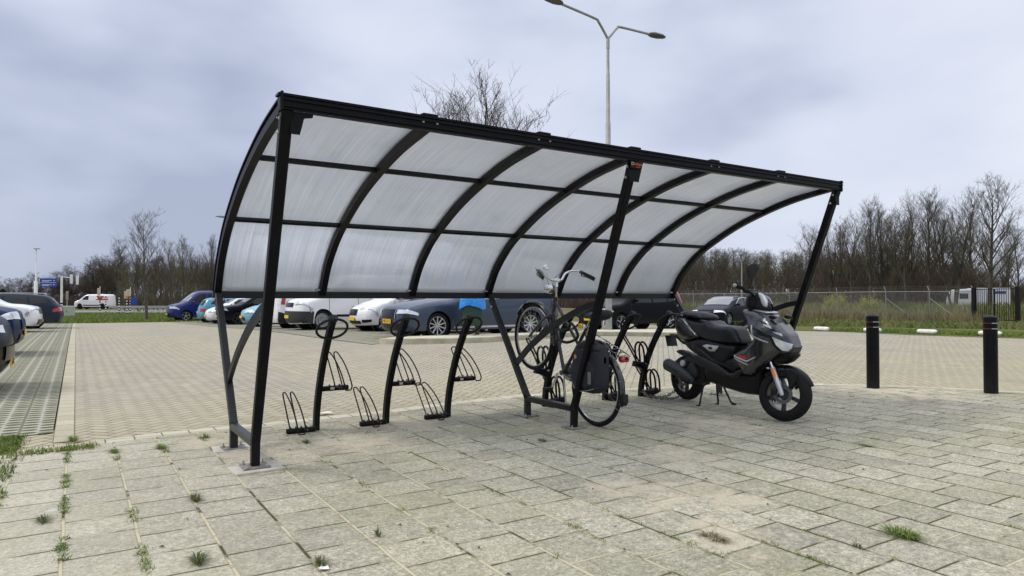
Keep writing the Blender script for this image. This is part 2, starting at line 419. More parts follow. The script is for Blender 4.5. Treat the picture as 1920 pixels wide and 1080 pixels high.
def mat_road():
    m, nt, b = nodes('brick_road'); t = NT(nt); P, x, y = pos_xy(t)
    wob = t.n('ShaderNodeTexNoise', i_Scale=1.2, i_Detail=2); t.l(P, wob.inputs['Vector'])
    ws = t.n('ShaderNodeSeparateXYZ'); t.l(wob.outputs['Color'], ws.inputs[0])
    a = R(45); W = .108
    xr = t.math('ADD', t.math('MULTIPLY', x, math.cos(a)), t.math('MULTIPLY', y, math.sin(a)))
    yr = t.math('SUBTRACT', t.math('MULTIPLY', y, math.cos(a)), t.math('MULTIPLY', x, math.sin(a)))
    xr = t.math('ADD', xr, t.math('MULTIPLY', ws.outputs[0], .05)); yr = t.math('ADD', yr, t.math('MULTIPLY', ws.outputs[1], .05))
    u = t.math('ADD', t.math('DIVIDE', xr, W), 4000); v = t.math('ADD', t.math('DIVIDE', yr, W), 2000)
    i = t.math('FLOOR', u); j = t.math('FLOOR', v); fu = t.math('SUBTRACT', u, i); fv = t.math('SUBTRACT', v, j)
    k = t.math('MODULO', t.math('SUBTRACT', i, j), 4)
    def eq(n): return t.math('COMPARE', k, n, .3)
    k0, k1, k2, k3 = eq(0), eq(1), eq(2), eq(3)
    big = 9
    dl = t.math('ADD', fu, t.math('MULTIPLY', k1, big)); dr = t.math('ADD', t.math('SUBTRACT', 1, fu), t.math('MULTIPLY', k0, big))
    db = t.math('ADD', fv, t.math('MULTIPLY', k2, big)); dt = t.math('ADD', t.math('SUBTRACT', 1, fv), t.math('MULTIPLY', k3, big))
    d = t.math('MINIMUM', t.math('MINIMUM', dl, dr), t.math('MINIMUM', db, dt))
    idn = t.n('ShaderNodeTexWhiteNoise', noise_dimensions='2D')
    t.l(t.comb(t.math('SUBTRACT', i, k1), t.math('SUBTRACT', j, k2)), idn.inputs['Vector']); rnd = idn.outputs[0]
    n1 = t.noise(P, .35, 5, .6); n2 = t.noise(P, 9, 5, .65); n3 = t.noise(P, 120, 3, .7)
    jn = t.math('SUBTRACT', 1, t.math('DIVIDE', d, t.math('MULTIPLY_ADD', n2, .12, .03)), clamp=True); jn = t.math('MULTIPLY', jn, 2.0, clamp=True)
    c = t.mix(rnd, (.285, .262, .192), (.385, .358, .275))
    c = t.mix(t.ramp(n1, [(.4, 0), (.65, .75)]), c, (.335, .310, .240))
    # tyre-polished greyer lanes and oil marks
    lane = t.ramp(t.noise(t.comb(t.math('MULTIPLY', x, .45), t.math('MULTIPLY', y, .08)), 1, 4), [(.42, 0), (.62, 1)])
    c = t.mix(t.math('MULTIPLY', lane, .6), c, (.285, .272, .240))
    c = t.mix(1.0, c, t.ramp(n2, [(.25, .86), (.75, 1.1)]), 'MULTIPLY'); c = t.mix(1.0, c, t.ramp(n3, [(.25, .78), (.75, 1.16)]), 'MULTIPLY')
    st = t.ramp(t.noise(t.comb(t.math('MULTIPLY', x, .9), t.math('MULTIPLY', y, 3.0)), 1.1, 5, .6), [(.66, 0), (.70, 1)])
    c = t.mix(t.math('MULTIPLY', st, .42), c, (.15, .14, .115)); oil = t.ramp(t.noise(P, .75, 2, .4), [(.70, 0), (.78, 1)]); c = t.mix(t.math('MULTIPLY', oil, .35), c, (.16, .15, .13))
    jc = t.mix(t.ramp(t.noise(P, .8, 3), [(.4, 0), (.6, 1)]), (.070, .066, .040), (.15, .138, .098))
    c = t.mix(jn, c, jc)
    # mossy yellow near the kerb lines at the near end
    near = t.math('MULTIPLY', t.ramp(t.math('MULTIPLY_ADD', y, -.22, 2.15), [(0, 0), (1, 1)]), t.ramp(n2, [(.3, .2), (.6, 1)]))
    c = t.mix(t.math('MULTIPLY', near, .30), c, (.33, .30, .15))
    t.l(c, b.inputs['Base Color']); b.inputs['Roughness'].default_value = .9; b.inputs['Specular IOR Level'].default_value = .3
    h = t.math('ADD', t.math('SUBTRACT', 1, jn), t.math('MULTIPLY', n3, .3)); h = t.math('ADD', h, t.math('MULTIPLY', rnd, .3))
    t.bump(h, .5, .005, b); return m
def mat_grasspaver(name='grass_pavers', flip=False):
    m, nt, b = nodes(name); t = NT(nt); P, x, y = pos_xy(t)
    n2 = t.noise(P, 9, 4); n3 = t.noise(P, 60, 4, .7); n1 = t.noise(P, .5, 4)
    PX, PY = (.135, .20)
    u = t.math('DIVIDE', x, PX); i = t.math('FLOOR', u); fu = t.math('SUBTRACT', t.math('SUBTRACT', u, i), .5)
    half = t.math('MULTIPLY', t.math('MODULO', t.math('ADD', i, 1000), 2), .5)
    v = t.math('ADD', t.math('DIVIDE', y, PY*.75), half); j = t.math('FLOOR', v); fv = t.math('SUBTRACT', t.math('SUBTRACT', v, j), .5)
    # slot-shaped holes
    q = t.math('ADD', t.math('POWER', t.math('ABSOLUTE', t.math('DIVIDE', fu, .46)), 2.4), t.math('POWER', t.math('ABSOLUTE', t.math('DIVIDE', fv, .30)), 2.4))
    hole = t.ramp(q, [(.75, 1), (1.0, 0)])
    if True:
        joint = t.ramp(t.math('ABSOLUTE', t.math('SUBTRACT', t.math('FRACT', t.math('DIVIDE', x, .405)), .5)), [(.455, 0), (.485, 1)])
        jy = t.ramp(t.math('ABSOLUTE', t.math('SUBTRACT', t.math('FRACT', t.math('DIVIDE', y, .60)), .5)), [(.47, 0), (.49, 1)])
        joint = t.math('MAXIMUM', joint, jy)
    conc = t.mix(n3, (.25, .24, .20), (.38, .365, .31)); conc = t.mix(t.math('MULTIPLY', n1, .5), conc, (.27, .26, .22))
    soil = t.mix(n2, (.03, .034, .012), (.085, .10, .024))
    c = t.mix(t.math('MAXIMUM', hole, t.math('MULTIPLY', joint, .8)), conc, soil)
    t.l(c, b.inputs['Base Color']); b.inputs['Roughness'].default_value = .95
    t.bump(t.math('SUBTRACT', 1, hole), .8, .02, b); return m
def mat_band(name, w=.30, l=.30, c1=(.36, .335, .27), c2=(.46, .43, .36), axis='y', off=.0):
    m, nt, b = nodes(name); t = NT(nt); P, x, y = pos_xy(t)
    a, bb = (y, x) if axis == 'y' else (x, y)
    u = t.math('DIVIDE', a, l); i = t.math('FLOOR', u); f = t.math('SUBTRACT', u, i)
    e = t.math('MULTIPLY', t.math('MINIMUM', f, t.math('SUBTRACT', 1, f)), l)
    v = t.math('DIVIDE', t.math('ADD', bb, off), w); fj = t.math('FRACT', v); e2 = t.math('MULTIPLY', t.math('MINIMUM', fj, t.math('SUBTRACT', 1, fj)), w)
    j = t.math('SUBTRACT', 1, t.math('DIVIDE', t.math('MINIMUM', e, e2), .008), clamp=True)
    wn = t.n('ShaderNodeTexWhiteNoise', noise_dimensions='2D'); t.l(t.comb(i, t.math('FLOOR', v)), wn.inputs['Vector'])
    c = t.mix(wn.outputs[0], c1, c2); c = t.mix(1.0, c, t.ramp(t.noise(P, 60, 4, .7), [(.25, .8), (.75, 1.15)]), 'MULTIPLY')
    c = t.mix(t.math('MULTIPLY', t.ramp(t.noise(P, 1.5, 4), [(.45, 0), (.7, 1)]), .35), c, (.27, .26, .13))
    c = t.mix(t.math('MULTIPLY', j, 1.6, clamp=True), c, (.09, .085, .05)); t.l(c, b.inputs['Base Color']); b.inputs['Roughness'].default_value = .93
    return m
def mat_soilgrass(name='lawn', c1=(.055, .085, .016), c2=(.115, .145, .028), c3=(.17, .14, .07)):
    m, nt, b = nodes(name); t = NT(nt); P, x, y = pos_xy(t)
    c = t.mix(t.ramp(t.noise(P, 6, 5, .7), [(.35, 0), (.65, 1)]), c1, c2)
    c = t.mix(t.math('MULTIPLY', t.ramp(t.noise(P, .35, 4), [(.45, 0), (.65, 1)]), .7), c, c3)
    c = t.mix(1.0, c, t.ramp(t.noise(P, 50, 3), [(.3, .6), (.7, 1.2)]), 'MULTIPLY')
    t.l(c, b.inputs['Base Color']); b.inputs['Roughness'].default_value = 1; b.inputs['Specular IOR Level'].default_value = .1
    t.bump(t.noise(P, 12, 4), .6, .05, b); return m
M_plaza, M_road, M_gp = mat_plaza(), mat_road(), mat_grasspaver()
M_band = mat_band('edge_band', .15, .30, (.31, .29, .215), (.38, .355, .275), off=.15)
M_kerbtop = mat_band('island_tiles', .30, .30, (.46, .44, .34), (.55, .53, .43), 'x')
M_lawn = mat_soilgrass()
M_field = mat_soilgrass('rough_field', (.07, .085, .02), (.14, .13, .045), (.19, .155, .075))
M_asph = mat('asphalt', (.16, .16, .165), .9, var=.12, scale=2)

# ------------------------------------------------------------------ world and sun
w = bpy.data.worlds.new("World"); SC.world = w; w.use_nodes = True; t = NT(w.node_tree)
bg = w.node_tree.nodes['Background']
sky = t.n('ShaderNodeTexSky', sky_type='NISHITA', sun_disc=False)
SUN_EL, SUN_AZ = R(48), R(-62)        # azimuth from +Y towards +X
sky.sun_elevation = SUN_EL; sky.sun_rotation = SUN_AZ
dv = t.n('ShaderNodeTexCoord').outputs['Generated']; sp = t.n('ShaderNodeSeparateXYZ'); t.l(dv, sp.inputs[0])
el = sp.outputs[2]
mp = t.n('ShaderNodeMapping'); mp.inputs['Scale'].default_value = (1.0, 1.0, 1.6); t.l(dv, mp.inputs['Vector'])
mp2 = t.n('ShaderNodeMapping'); mp2.inputs['Scale'].default_value = (1.0, 1.0, 2.2); mp2.inputs['Location'].default_value = (3.1, .4, 0); t.l(dv, mp2.inputs['Vector'])
na = t.noise(mp.outputs[0], 2.0, 3, .45); nb = t.noise(mp2.outputs[0], 4.0, 4, .45)
cl = t.math('ADD', t.math('MULTIPLY', na, .62), t.math('MULTIPLY', nb, .38))
# clouds are heavier to the west (left), thinner to the east
wst = t.math('ADD', t.math('MULTIPLY', sp.outputs[0], .16), t.math('MULTIPLY', sp.outputs[1], -.06)); cl = t.math('ADD', cl, wst)
cc = t.ramp(cl, [(.36, (.405, .455, .60)), (.45, (.53, .58, .73)), (.53, (.65, .70, .845)), (.66, (.765, .80, .905))])
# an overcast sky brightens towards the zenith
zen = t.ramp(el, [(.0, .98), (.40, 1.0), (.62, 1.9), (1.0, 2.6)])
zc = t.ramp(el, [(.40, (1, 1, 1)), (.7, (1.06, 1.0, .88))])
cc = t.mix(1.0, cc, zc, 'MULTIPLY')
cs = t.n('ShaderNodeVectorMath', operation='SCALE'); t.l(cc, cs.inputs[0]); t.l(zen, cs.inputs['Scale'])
ns = t.n('ShaderNodeVectorMath', operation='SCALE'); t.l(sky.outputs[0], ns.inputs[0]); ns.inputs['Scale'].default_value = .10
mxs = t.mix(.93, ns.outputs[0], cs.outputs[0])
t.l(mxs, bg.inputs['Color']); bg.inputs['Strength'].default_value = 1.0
sd = bpy.data.lights.new('sun', 'SUN'); so = bpy.data.objects.new('sun', sd); COL.objects.link(so)
sd.energy = 2.2; sd.angle = R(16); sd.color = (1.0, .93, .82)
sdir = V((math.sin(SUN_AZ)*math.cos(SUN_EL), math.cos(SUN_AZ)*math.cos(SUN_EL), math.sin(SUN_EL)))
so.rotation_euler = (-sdir).to_track_quat('-Z', 'Y').to_euler(); so.location = (0, 0, 30)
SC.view_settings.view_transform = 'Standard'; SC.view_settings.look = 'None'; SC.view_settings.exposure = .10; SC.view_settings.gamma = 1
SC.cycles.use_denoising = True; SC.cycles.max_bounces = 8; SC.cycles.transparent_max_bounces = 12

# ------------------------------------------------------------------ ground sheets
def sheet(name, poly, off, m, sp=1.0, **k):
    o = resample(poly, sp); N = np.array(o)
    x0, y0 = N.min(0); x1, y1 = N.max(0)
    X, Y = np.meshgrid(np.arange(math.floor(x0/sp)*sp, x1, sp), np.arange(math.floor(y0/sp)*sp, y1, sp))
    C = np.stack([X.ravel(), Y.ravel()], 1); C = C[inside(C, N) & (dist_poly(C, N) > sp*.25)]
    allp = [V(p) for p in o]+[V((float(a), float(b))) for a, b in C]
    r = delaunay_2d_cdt(allp, [], [list(range(len(o)))], 1, 1e-6)
    mb = MB(); mb.add([(p.x, p.y, g(p.x, p.y)+off) for p in r[0]], [tuple(f) for f in r[2]])
    ob = mb.build(name, m, smooth=180); tag(ob, kind='structure', **k); return ob
# terrain: one large sheet to the horizon, finer near by
def terrain():
    mb = MB()
    ax = sorted(set([-1200, -600, -300, -150]+list(range(-90, 130, 3))+[150, 220, 350, 700, 1500]))
    n = len(ax); vs = []
    for y in ax:
        for x in ax: vs.append((x, y, g(x, y)-.06))
    fs = [(j*n+i, j*n+i+1, (j+1)*n+i+1, (j+1)*n+i) for j in range(n-1) for i in range(n-1)]
    mb.add(vs, fs); return tag(mb.build('ground', M_field, smooth=180), kind='structure')
terrain()
EDGE = [(-6, 6.2), (-.35, 6.25), (0, 6.3), (.6, 6.42), (1.44, 6.42), (2.73, 6.50), (3.57, 6.64), (4.48, 6.72), (5.84, 6.48), (6.86, 6.25), (7.88, 5.86), (8.4, 5.50), (8.99, 4.96), (9.48, 4.30), (9.80, 3.60), (10.2, 2.4), (10.6, 0), (10.8, -6)]
sheet('plaza', [(-6, -6), (-6, 6.2)]+EDGE[1:]+[], .012, M_plaza, .8)
# a narrow pale band follows the edge of the plaza
def strip_poly(line, d):
    out = []
    for i, p in enumerate(line):
        a, b = line[max(i-1, 0)], line[min(i+1, len(line)-1)]
        dx, dy = b[0]-a[0], b[1]-a[1]; L = math.hypot(dx, dy); out.append((p[0]-dy/L*d, p[1]+dx/L*d))
    return out
BE = EDGE[1:]; sheet('edge_band', BE+strip_poly(BE, .20)[::-1], .006, mat_band('plaza_edge_bricks', .5, .21, (.40, .375, .29), (.50, .47, .38), 'x', .0), .8)
sheet('road', [(-1.2, 5), (-1.2, 7.3), (-.15, 7.3), (12, -4), (60, -4), (24.4, 5), (23.6, 10), (24.2, 15), (23.4, 21), (27, 30), (25, 40), (5.6, 46.6), (-.15, 46.6)][0:0] or [(-1.2, 5), (12, -4), (60, -4), (24.4, 5), (23.6, 10), (24.2, 15), (23.4, 21), (27, 30), (25, 40), (5.6, 46.6), (-.15, 46.6), (-.15, 7.3), (-1.2, 7.3)], 0, M_road, 1.0)
sheet('parking_strip', [(-.16, 7.1), (-.16, 46.4), (-7, 46.4), (-7, 7.1)], .008, M_gp, 1.0)
sheet('parking_bays', [(5.75, 15.0), (5.6, 18), (5.6, 32.7), (4.9, 46.4), (14, 54), (22, 40), (20, 15.0), (6.2, 15.0)], .008, M_gp, 1.0)
sheet('parking_band', [(-.15, 6.62), (.0, 6.62), (.0, 46.4), (-.15, 46.4)], .006, M_band, 1.0)
# near left corner: grass
sheet('grass_corner', [(-6, 6.1), (-.62, 6.25), (-.36, 6.5), (-.40, 7.1), (-6, 7.1)], .018, mat_soilgrass('corner_soil', (.05, .07, .016), (.10, .125, .026), (.12, .085, .05)), .5)
sheet('far_verge', [(-40, 46.6), (40, 46.8), (30, 53), (9, 52), (4, 75), (-40, 75)], -.03, M_lawn, 2.0)
sheet('right_verge', [(23.9, 5), (23.8, 9), (23.4, 12), (24.3, 15), (24.2, 18), (27, 22), (31, 27), (38, 24), (42, 18), (40, 2), (24.8, -3)], .010, M_lawn, 1.0)
sheet('far_road', [(-60, 75), (60, 75), (60, 96), (-60, 96)], -.02, M_asph, 3.0)

# kerbed island in front of the parked cars
def island():
    front = [(5.95, 15.0), (6.2, 14.45), (6.9, 14.0), (8, 13.85), (9.9, 14.25), (12.3, 15.0), (14.6, 15.4), (17.0, 15.5), (21.0, 15.6)]
    back = [(21.0, 17.6), (17.2, 18.6), (15.2, 18.4), (13.2, 16.6), (12.6, 15.6), (11, 15.2), (8, 15.1), (6.4, 15.15)]
    poly = catmull2(front)+back
    o = resample(poly, .5); N = np.array(o)
    top = .12
    r = delaunay_2d_cdt([V(p) for p in o], [], [list(range(len(o)))], 1, 1e-6)
    mb = MB(); mb.add([(p.x, p.y, g(p.x, p.y)+top) for p in r[0]], [tuple(f) for f in r[2]])
    ob = tag(mb.build('island_paving', M_kerbtop, smooth=180), kind='structure')
    kb = MB(); n = len(o); ins = strip_poly(o+[o[0]], -.0)
    nr = inward(o)
    vs = []
    for p, q in zip(o, nr):
        z = g(*p)
        vs += [(p[0]-q[0]*.03, p[1]-q[1]*.03, z-.05), (p[0]-q[0]*.015, p[1]-q[1]*.015, z+top-.01), (p[0], p[1], z+top+.004), (p[0]+q[0]*.11, p[1]+q[1]*.11, z+top+.004), (p[0]+q[0]*.11, p[1]+q[1]*.11, z)]
    fs = []
    for i in range(n):
        for k in range(4): fs.append((i*5+k, ((i+1) % n)*5+k, ((i+1) % n)*5+k+1, i*5+k+1))
    kb.add(vs, fs); tag(kb.build('island_kerb', mat('kerb_stone', (.33, .31, .225), .9, var=.3, scale=3, bump=.3), smooth=40), kind='structure')
def catmull2(p, k=4): return [(q.x, q.y) for q in catmull([(a, b, 0) for a, b in p], k)]
island()

# ------------------------------------------------------------------ bicycle shelter
def mat_poly():
    m, nt, b = nodes('twin_wall_sheet'); t = NT(nt)
    for q in list(nt.nodes):
        if q.type == 'BSDF_PRINCIPLED': nt.nodes.remove(q)
    out = [q for q in nt.nodes if q.type == 'OUTPUT_MATERIAL'][0]
    uv = t.n('ShaderNodeTexCoord').outputs['UV']; sp = t.n('ShaderNodeSeparateXYZ'); t.l(uv, sp.inputs[0])
    x, s = sp.outputs[0], sp.outputs[1]
    # flutes: fine streaks that run round the curve
    st = t.noise(t.comb(t.math('MULTIPLY', x, 75), t.math('MULTIPLY', s, .40)), 1, 3, .75)
    st2 = t.noise(t.comb(t.math('MULTIPLY', x, 170), t.math('MULTIPLY', s, 1.2)), 1, 2, .6)
    cloud = t.noise(t.comb(x, s), 1.2, 3)
    f = t.math('ADD', t.math('MULTIPLY', st, .55), t.math('MULTIPLY', st2, .45))
    c = t.ramp(f, [(.28, (.66, .70, .75)), (.48, (.83, .86, .90)), (.64, (.97, .98, .99))])
    dirt = t.ramp(s, [(0.0, (.50, .50, .47)), (.06, (.80, .80, .79)), (.75, (1, 1, 1))]); blot = t.ramp(t.noise(t.comb(t.math('MULTIPLY', x, 2.0), t.math('MULTIPLY', s, 1.3)), 3, 5, .65), [(.52, (1, 1, 1)), (.72, (.94, .94, .92))]); dirt = t.mix(1.0, dirt, blot, 'MULTIPLY')  # tints the sheet darker towards its lower end, plus random blotches
    c = t.mix(1.0, c, dirt, 'MULTIPLY'); c = t.mix(.35, c, t.ramp(cloud, [(.35, (.84, .85, .87)), (.65, (1, 1, 1))]), 'MULTIPLY')
    tr = t.n('ShaderNodeBsdfTranslucent'); t.l(c, tr.inputs['Color'])
    rf = t.n('ShaderNodeBsdfRefraction', i_IOR=1.08, i_Roughness=.22); t.l(c, rf.inputs['Color'])
    df = t.n('ShaderNodeBsdfDiffuse'); t.l(c, df.inputs['Color'])
    gl = t.n('ShaderNodeBsdfGlossy', i_Roughness=.22); gl.inputs['Color'].default_value = (.9, .9, .9, 1)
    a = t.n('ShaderNodeMixShader', i_0=.48); t.l(tr.outputs[0], a.inputs[1]); t.l(rf.outputs[0], a.inputs[2])
    a2 = t.n('ShaderNodeMixShader', i_0=.06); t.l(a.outputs[0], a2.inputs[1]); t.l(df.outputs[0], a2.inputs[2])
    tp = t.n('ShaderNodeBsdfTransparent'); t.l(c, tp.inputs[0]); a4 = t.n('ShaderNodeMixShader', i_0=.30); t.l(a2.outputs[0], a4.inputs[1]); t.l(tp.outputs[0], a4.inputs[2]); a2 = a4
    fr = t.n('ShaderNodeFresnel', i_IOR=1.35); a3 = t.n('ShaderNodeMixShader'); t.l(fr.outputs[0], a3.inputs[0]); t.l(a2.outputs[0], a3.inputs[1]); t.l(gl.outputs[0], a3.inputs[2])
    t.l(a3.outputs[0], out.inputs['Surface']); return m
M_poly = mat_poly()
RIBX = [1.03, 1.945, 2.86, 3.75, 4.68, 5.60, 6.53]
ARC = catmull([(0, 6.345, 1.205), (0, 6.20, 1.44), (0, 6.02, 1.62), (0, 5.80, 1.775), (0, 5.37, 1.985), (0, 4.95, 2.13), (0, 4.53, 2.235), (0, 4.08, 2.30)], 5)
def arc_off(d):
    out = []
    for i, p in enumerate(ARC):
        q = (ARC[min(i+1, len(ARC)-1)]-ARC[max(i-1, 0)]).normalized(); out.append(V((0, p.y+q.z*d, p.z-q.y*d)))
    return out
SH0 = V((3.78, 5.2, 0))
sh = empty('bike_shelter', 'long black steel bicycle shelter with curved translucent roof over the cycle stands', 'bicycle shelter', SH0)
def P_(mb, name, m, smooth=30, par=sh): return mb.build(name, m, par, smooth, loc=-SH0 if par is sh else None)
# front beam with a lip, end caps
mb = MB(); mb.box((3.785, 4.06, 2.304), (5.60, .05, .074)); mb.box((3.785, 4.065, 2.352), (5.62, .075, .014)); mb.box((3.785, 4.029, 2.325), (5.60, .012, .012)); mb.box((3.785, 4.029, 2.285), (5.60, .010, .008))
beam = P_(mb, 'front_beam', M_frame)
for x in RIBX[1:-1]:
    b = MB(); b.box((x, 4.06, 2.366), (.11, .07, .016), ch=.004); b.box((x-.055, 4.06, 2.362), (.02, .07, .01)); P_(b, 'seam_cap', M_frame, par=beam)
    if abs(x-RIBX[3]) > .1:
        for s in (-.05, .05):
            b = MB(); b.lathe([(0, 0), (.007, 0), (.009, .004), (.0, .007)], (x+s, 4.035, 2.318), (0, -1, 0), 10); P_(b, 'bolt', M_bolt, par=beam)
for x in (RIBX[0]-.035, RIBX[-1]+.035):
    b = MB(); b.box((x, 4.06, 2.312), (.016, .082, .112), ch=.003); P_(b, 'end_cap', M_frame, par=beam)
mb = MB(); mb.box((3.785, 6.355, 1.198), (5.58, .045, .062)); mb.box((3.785, 6.33, 1.172), (5.58, .02, .01)); P_(mb, 'rear_beam', M_frame2)
for i, x in enumerate(RIBX):
    mb = MB(); mb.sweep([V((x, p.y, p.z)) for p in ARC], .055, .055, (1, 0, 0)); mb.sweep([V((x, p.y, p.z)) for p in arc_off(.052)], .07, .012, (1, 0, 0))
    rb = P_(mb, 'roof_rib', M_frame, 50)
    for s in [q for q in (-1, 1) if abs(x+q*.3-3.78) < 2.9]:
        b = MB(); b.box((x+s*.05, 6.325, 1.245), (.035, .05, .012)); b.lathe([(0, -.004), (.009, -.004), (.009, .007), (0, .009)], (x+s*.052, 6.318, 1.252), (0, -.3, 1), 8)
        P_(b, 'foot_clip', M_zinc, par=rb)
for k, (yy, zz) in enumerate(((4.93, 2.158), (5.78, 1.812))):
    mb = MB(); mb.box((3.785, yy, zz-.012), (5.44, .030, .030), rot=Matrix.Rotation(R(-22 if k == 0 else -38), 3, 'X')); P_(mb, 'purlin', M_frame)
def panel(x0, x1):
    A, B = arc_off(.034), arc_off(.044); n = len(A); nx = 6; vs = []; fs = []; uv = []
    L = [0]
    for i in range(1, n): L.append(L[-1]+(A[i]-A[i-1]).length)
    for K, off in ((A, 0), (B, 1)):
        for i in range(n):
            for j in range(nx+1):
                x = x0+(x1-x0)*j/nx; vs.append((x, K[i].y, K[i].z)); uv.append((x, L[i]))
    o = n*(nx+1)
    for i in range(n-1):
        for j in range(nx):
            a = i*(nx+1)+j; fs += [(a, a+1, a+nx+2, a+nx+1), (o+a, o+a+nx+1, o+a+nx+2, o+a+1)]
    ed = [j for j in range(nx+1)]+[i*(nx+1)+nx for i in range(1, n)]+[(n-1)*(nx+1)+j for j in range(nx-1, -1, -1)]+[i*(nx+1) for i in range(n-2, 0, -1)]
    for i in range(len(ed)):
        a, b = ed[i], ed[(i+1) % len(ed)]; fs.append((b, a, a+o, b+o))
    m = MB(); m.add(vs, fs); ob = P_(m, 'roof_panel', M_poly, 60)
    me = ob.data; ul = me.uv_layers.new(name='UVMap')
    for lp in me.loops: ul.data[lp.index].uv = uv[lp.vertex_index]
for i in range(6): panel(RIBX[i]+.012, RIBX[i+1]-.012)
for i in (0, 3, 6):
    x = RIBX[i]
    fp = [(x, 4.84, .005), (x, 4.83, .19), (x, 4.06, 2.27)]
    mb = MB(); mb.bar(fp[0], (x, 4.83, .22), .056, .055, (0, 1, 0)); mb.bar((x, 4.832, .20), fp[2], .058, .056, (0, 1, 0), .070, .066)
    fpost = P_(mb, 'front_post', M_frame)
    for zz in (2.14, 2.22):
        b = MB(); yy = 4.83+(4.06-4.83)*(zz-.2)/2.07
        b.lathe([(0, 0), (.011, 0), (.011, .008), (.005, .010), (.005, .02), (0, .02)], (x-.034, yy, zz), (-1, 0, 0), 8); P_(b, 'bolt', M_bolt, par=fpost)
    mb = MB(); mb.bar((x, 5.58, .005), (x, 5.58, .22), .056, .055, (0, 1, 0)); mb.bar((x, 5.578, .19), (x, 6.30, 1.20), .056, .055, (0, 1, 0))
    rp = P_(mb, 'rear_post', M_frame2)
    for zz, yy in ((1.16, 6.27), (1.08, 6.215)): b = MB(); b.lathe([(0, 0), (.012, 0), (.012, .009), (.005, .012), (.005, .022), (0, .022)], (x+.03, yy, zz), (1, 0, 0), 8); P_(b, 'bolt', M_bolt, par=rp); b = MB(); b.lathe([(0, 0), (.012, 0), (.012, .009), (0, .012)], (x-.03, yy, zz), (-1, 0, 0), 8); P_(b, 'bolt', M_bolt, par=rp)
    mb = MB(); mb.bar((x, 4.858, .185), (x, 5.552, .185), .056, .055, (0, 0, 1)); P_(mb, 'foot_beam', M_frame2)
    mb = MB(); mb.sweep(catmull([(x, 5.80, .50), (x, 5.50, .72), (x, 5.10, .93), (x, 4.70, 1.08), (x, 4.51, 1.12)], 4), .030, .055, (1, 0, 0)); P_(mb, 'curved_brace', M_frame2, 50)
    # gusset below the beam
    mb = MB(); mb.inflate([(x+.02, 2.262), (x+.155, 2.262), (x+.15, 2.24), (x+.10, 2.23), (x+.075, 2.13), (x+.02, 2.13)] if i == 0 else ([(x-.075, 2.26), (x+.10, 2.26), (x+.09, 2.235), (x+.05, 2.10), (x-.05, 2.10), (x-.06, 2.235)] if i == 3 else [(x-.10, 2.26), (x+.03, 2.26), (x+.03, 2.12), (x-.02, 2.12), (x-.05, 2.22)]), .004, .003, .003, sp=.05, yc=4.055)
    P_(mb, 'gusset', M_frame)
    for (yy, big) in ((4.84, 1), (5.58, 0)):
        z0 = .026 if (i == 0 and big) else .012
        b = MB(); b.box((x, yy, z0+.006), (.175, .165, .010), ch=.003); pl = P_(b, 'base_plate', M_plateg)
        for sx in (-.065, .065):
            for sy in (-.06, .06): b = MB(); b.lathe([(0, 0), (.013, 0), (.013, .010), (.006, .011), (.006, .026), (0, .027)], (x+sx, yy+sy, z0+.011), (.05*sx, 0, 1), 6); P_(b, 'anchor_bolt', M_bolt, par=pl)
# maker's badge on the middle post
def text(body, size, loc, rot, m, parent, name='lettering', ext=.0008, loff=None):
    c = bpy.data.curves.new(name, 'FONT'); c.body = body; c.size = size; c.align_x = 'CENTER'; c.align_y = 'CENTER'; c.extrude = ext
    tmp = bpy.data.objects.new(name, c); me = bpy.data.meshes.new_from_object(tmp); bpy.data.objects.remove(tmp); bpy.data.curves.remove(c)
    me.name = name; me.materials.clear(); me.materials.append(m); o = bpy.data.objects.new(name, me); COL.objects.link(o); o.parent = parent; o.location = loc; o.rotation_euler = rot
    return o
M_badge = mat('badge_black', (.010, .004, .004), .5, spec=.2); M_badgeo = mat('badge_orange', (.62, .12, .05), .5); M_badgew = mat('badge_white', (.6, .5, .48), .5)
mb = MB(); mb.box((3.75+.008, 4.038, 2.232), (.120, .012, .060), ch=.003); bd = P_(mb, 'maker_badge', M_badge)
text('velopa', .032, (3.772, 4.031, 2.238), (R(90), 0, 0), M_badgeo, bd)
text('velopa.nl', .012, (3.772, 4.031, 2.214), (R(90), 0, 0), M_badgeo, bd)
mb = MB(); mb.tube([V((3.715+dx, 4.0312, 2.238+dz)) for dx, dz in ((-.009, -.010), (.009, -.010), (.009, .010), (-.009, .010))], .0025, 6, True); mb.build('badge_mark', M_badgew, bd)
# concrete pads under the near frame
for (yy, sx, sy_, zc, lab, rot) in ((4.83, .32, .25, .003, 'loose concrete tile under the front foot of the nearest shelter frame', .06), (5.60, .30, .24, -.004, 'concrete tile under the rear foot of the nearest shelter frame', -.05)):
    mb = MB(); mb.box((0, 0, 0), (sx, sy_, .046), ch=.006); o = mb.build('concrete_tile', M_conc, smooth=20, loc=(1.035, yy, zc)); o.rotation_euler = (0, 0, rot); tag(o, lab, 'concrete tile', 'tiles under the shelter feet')

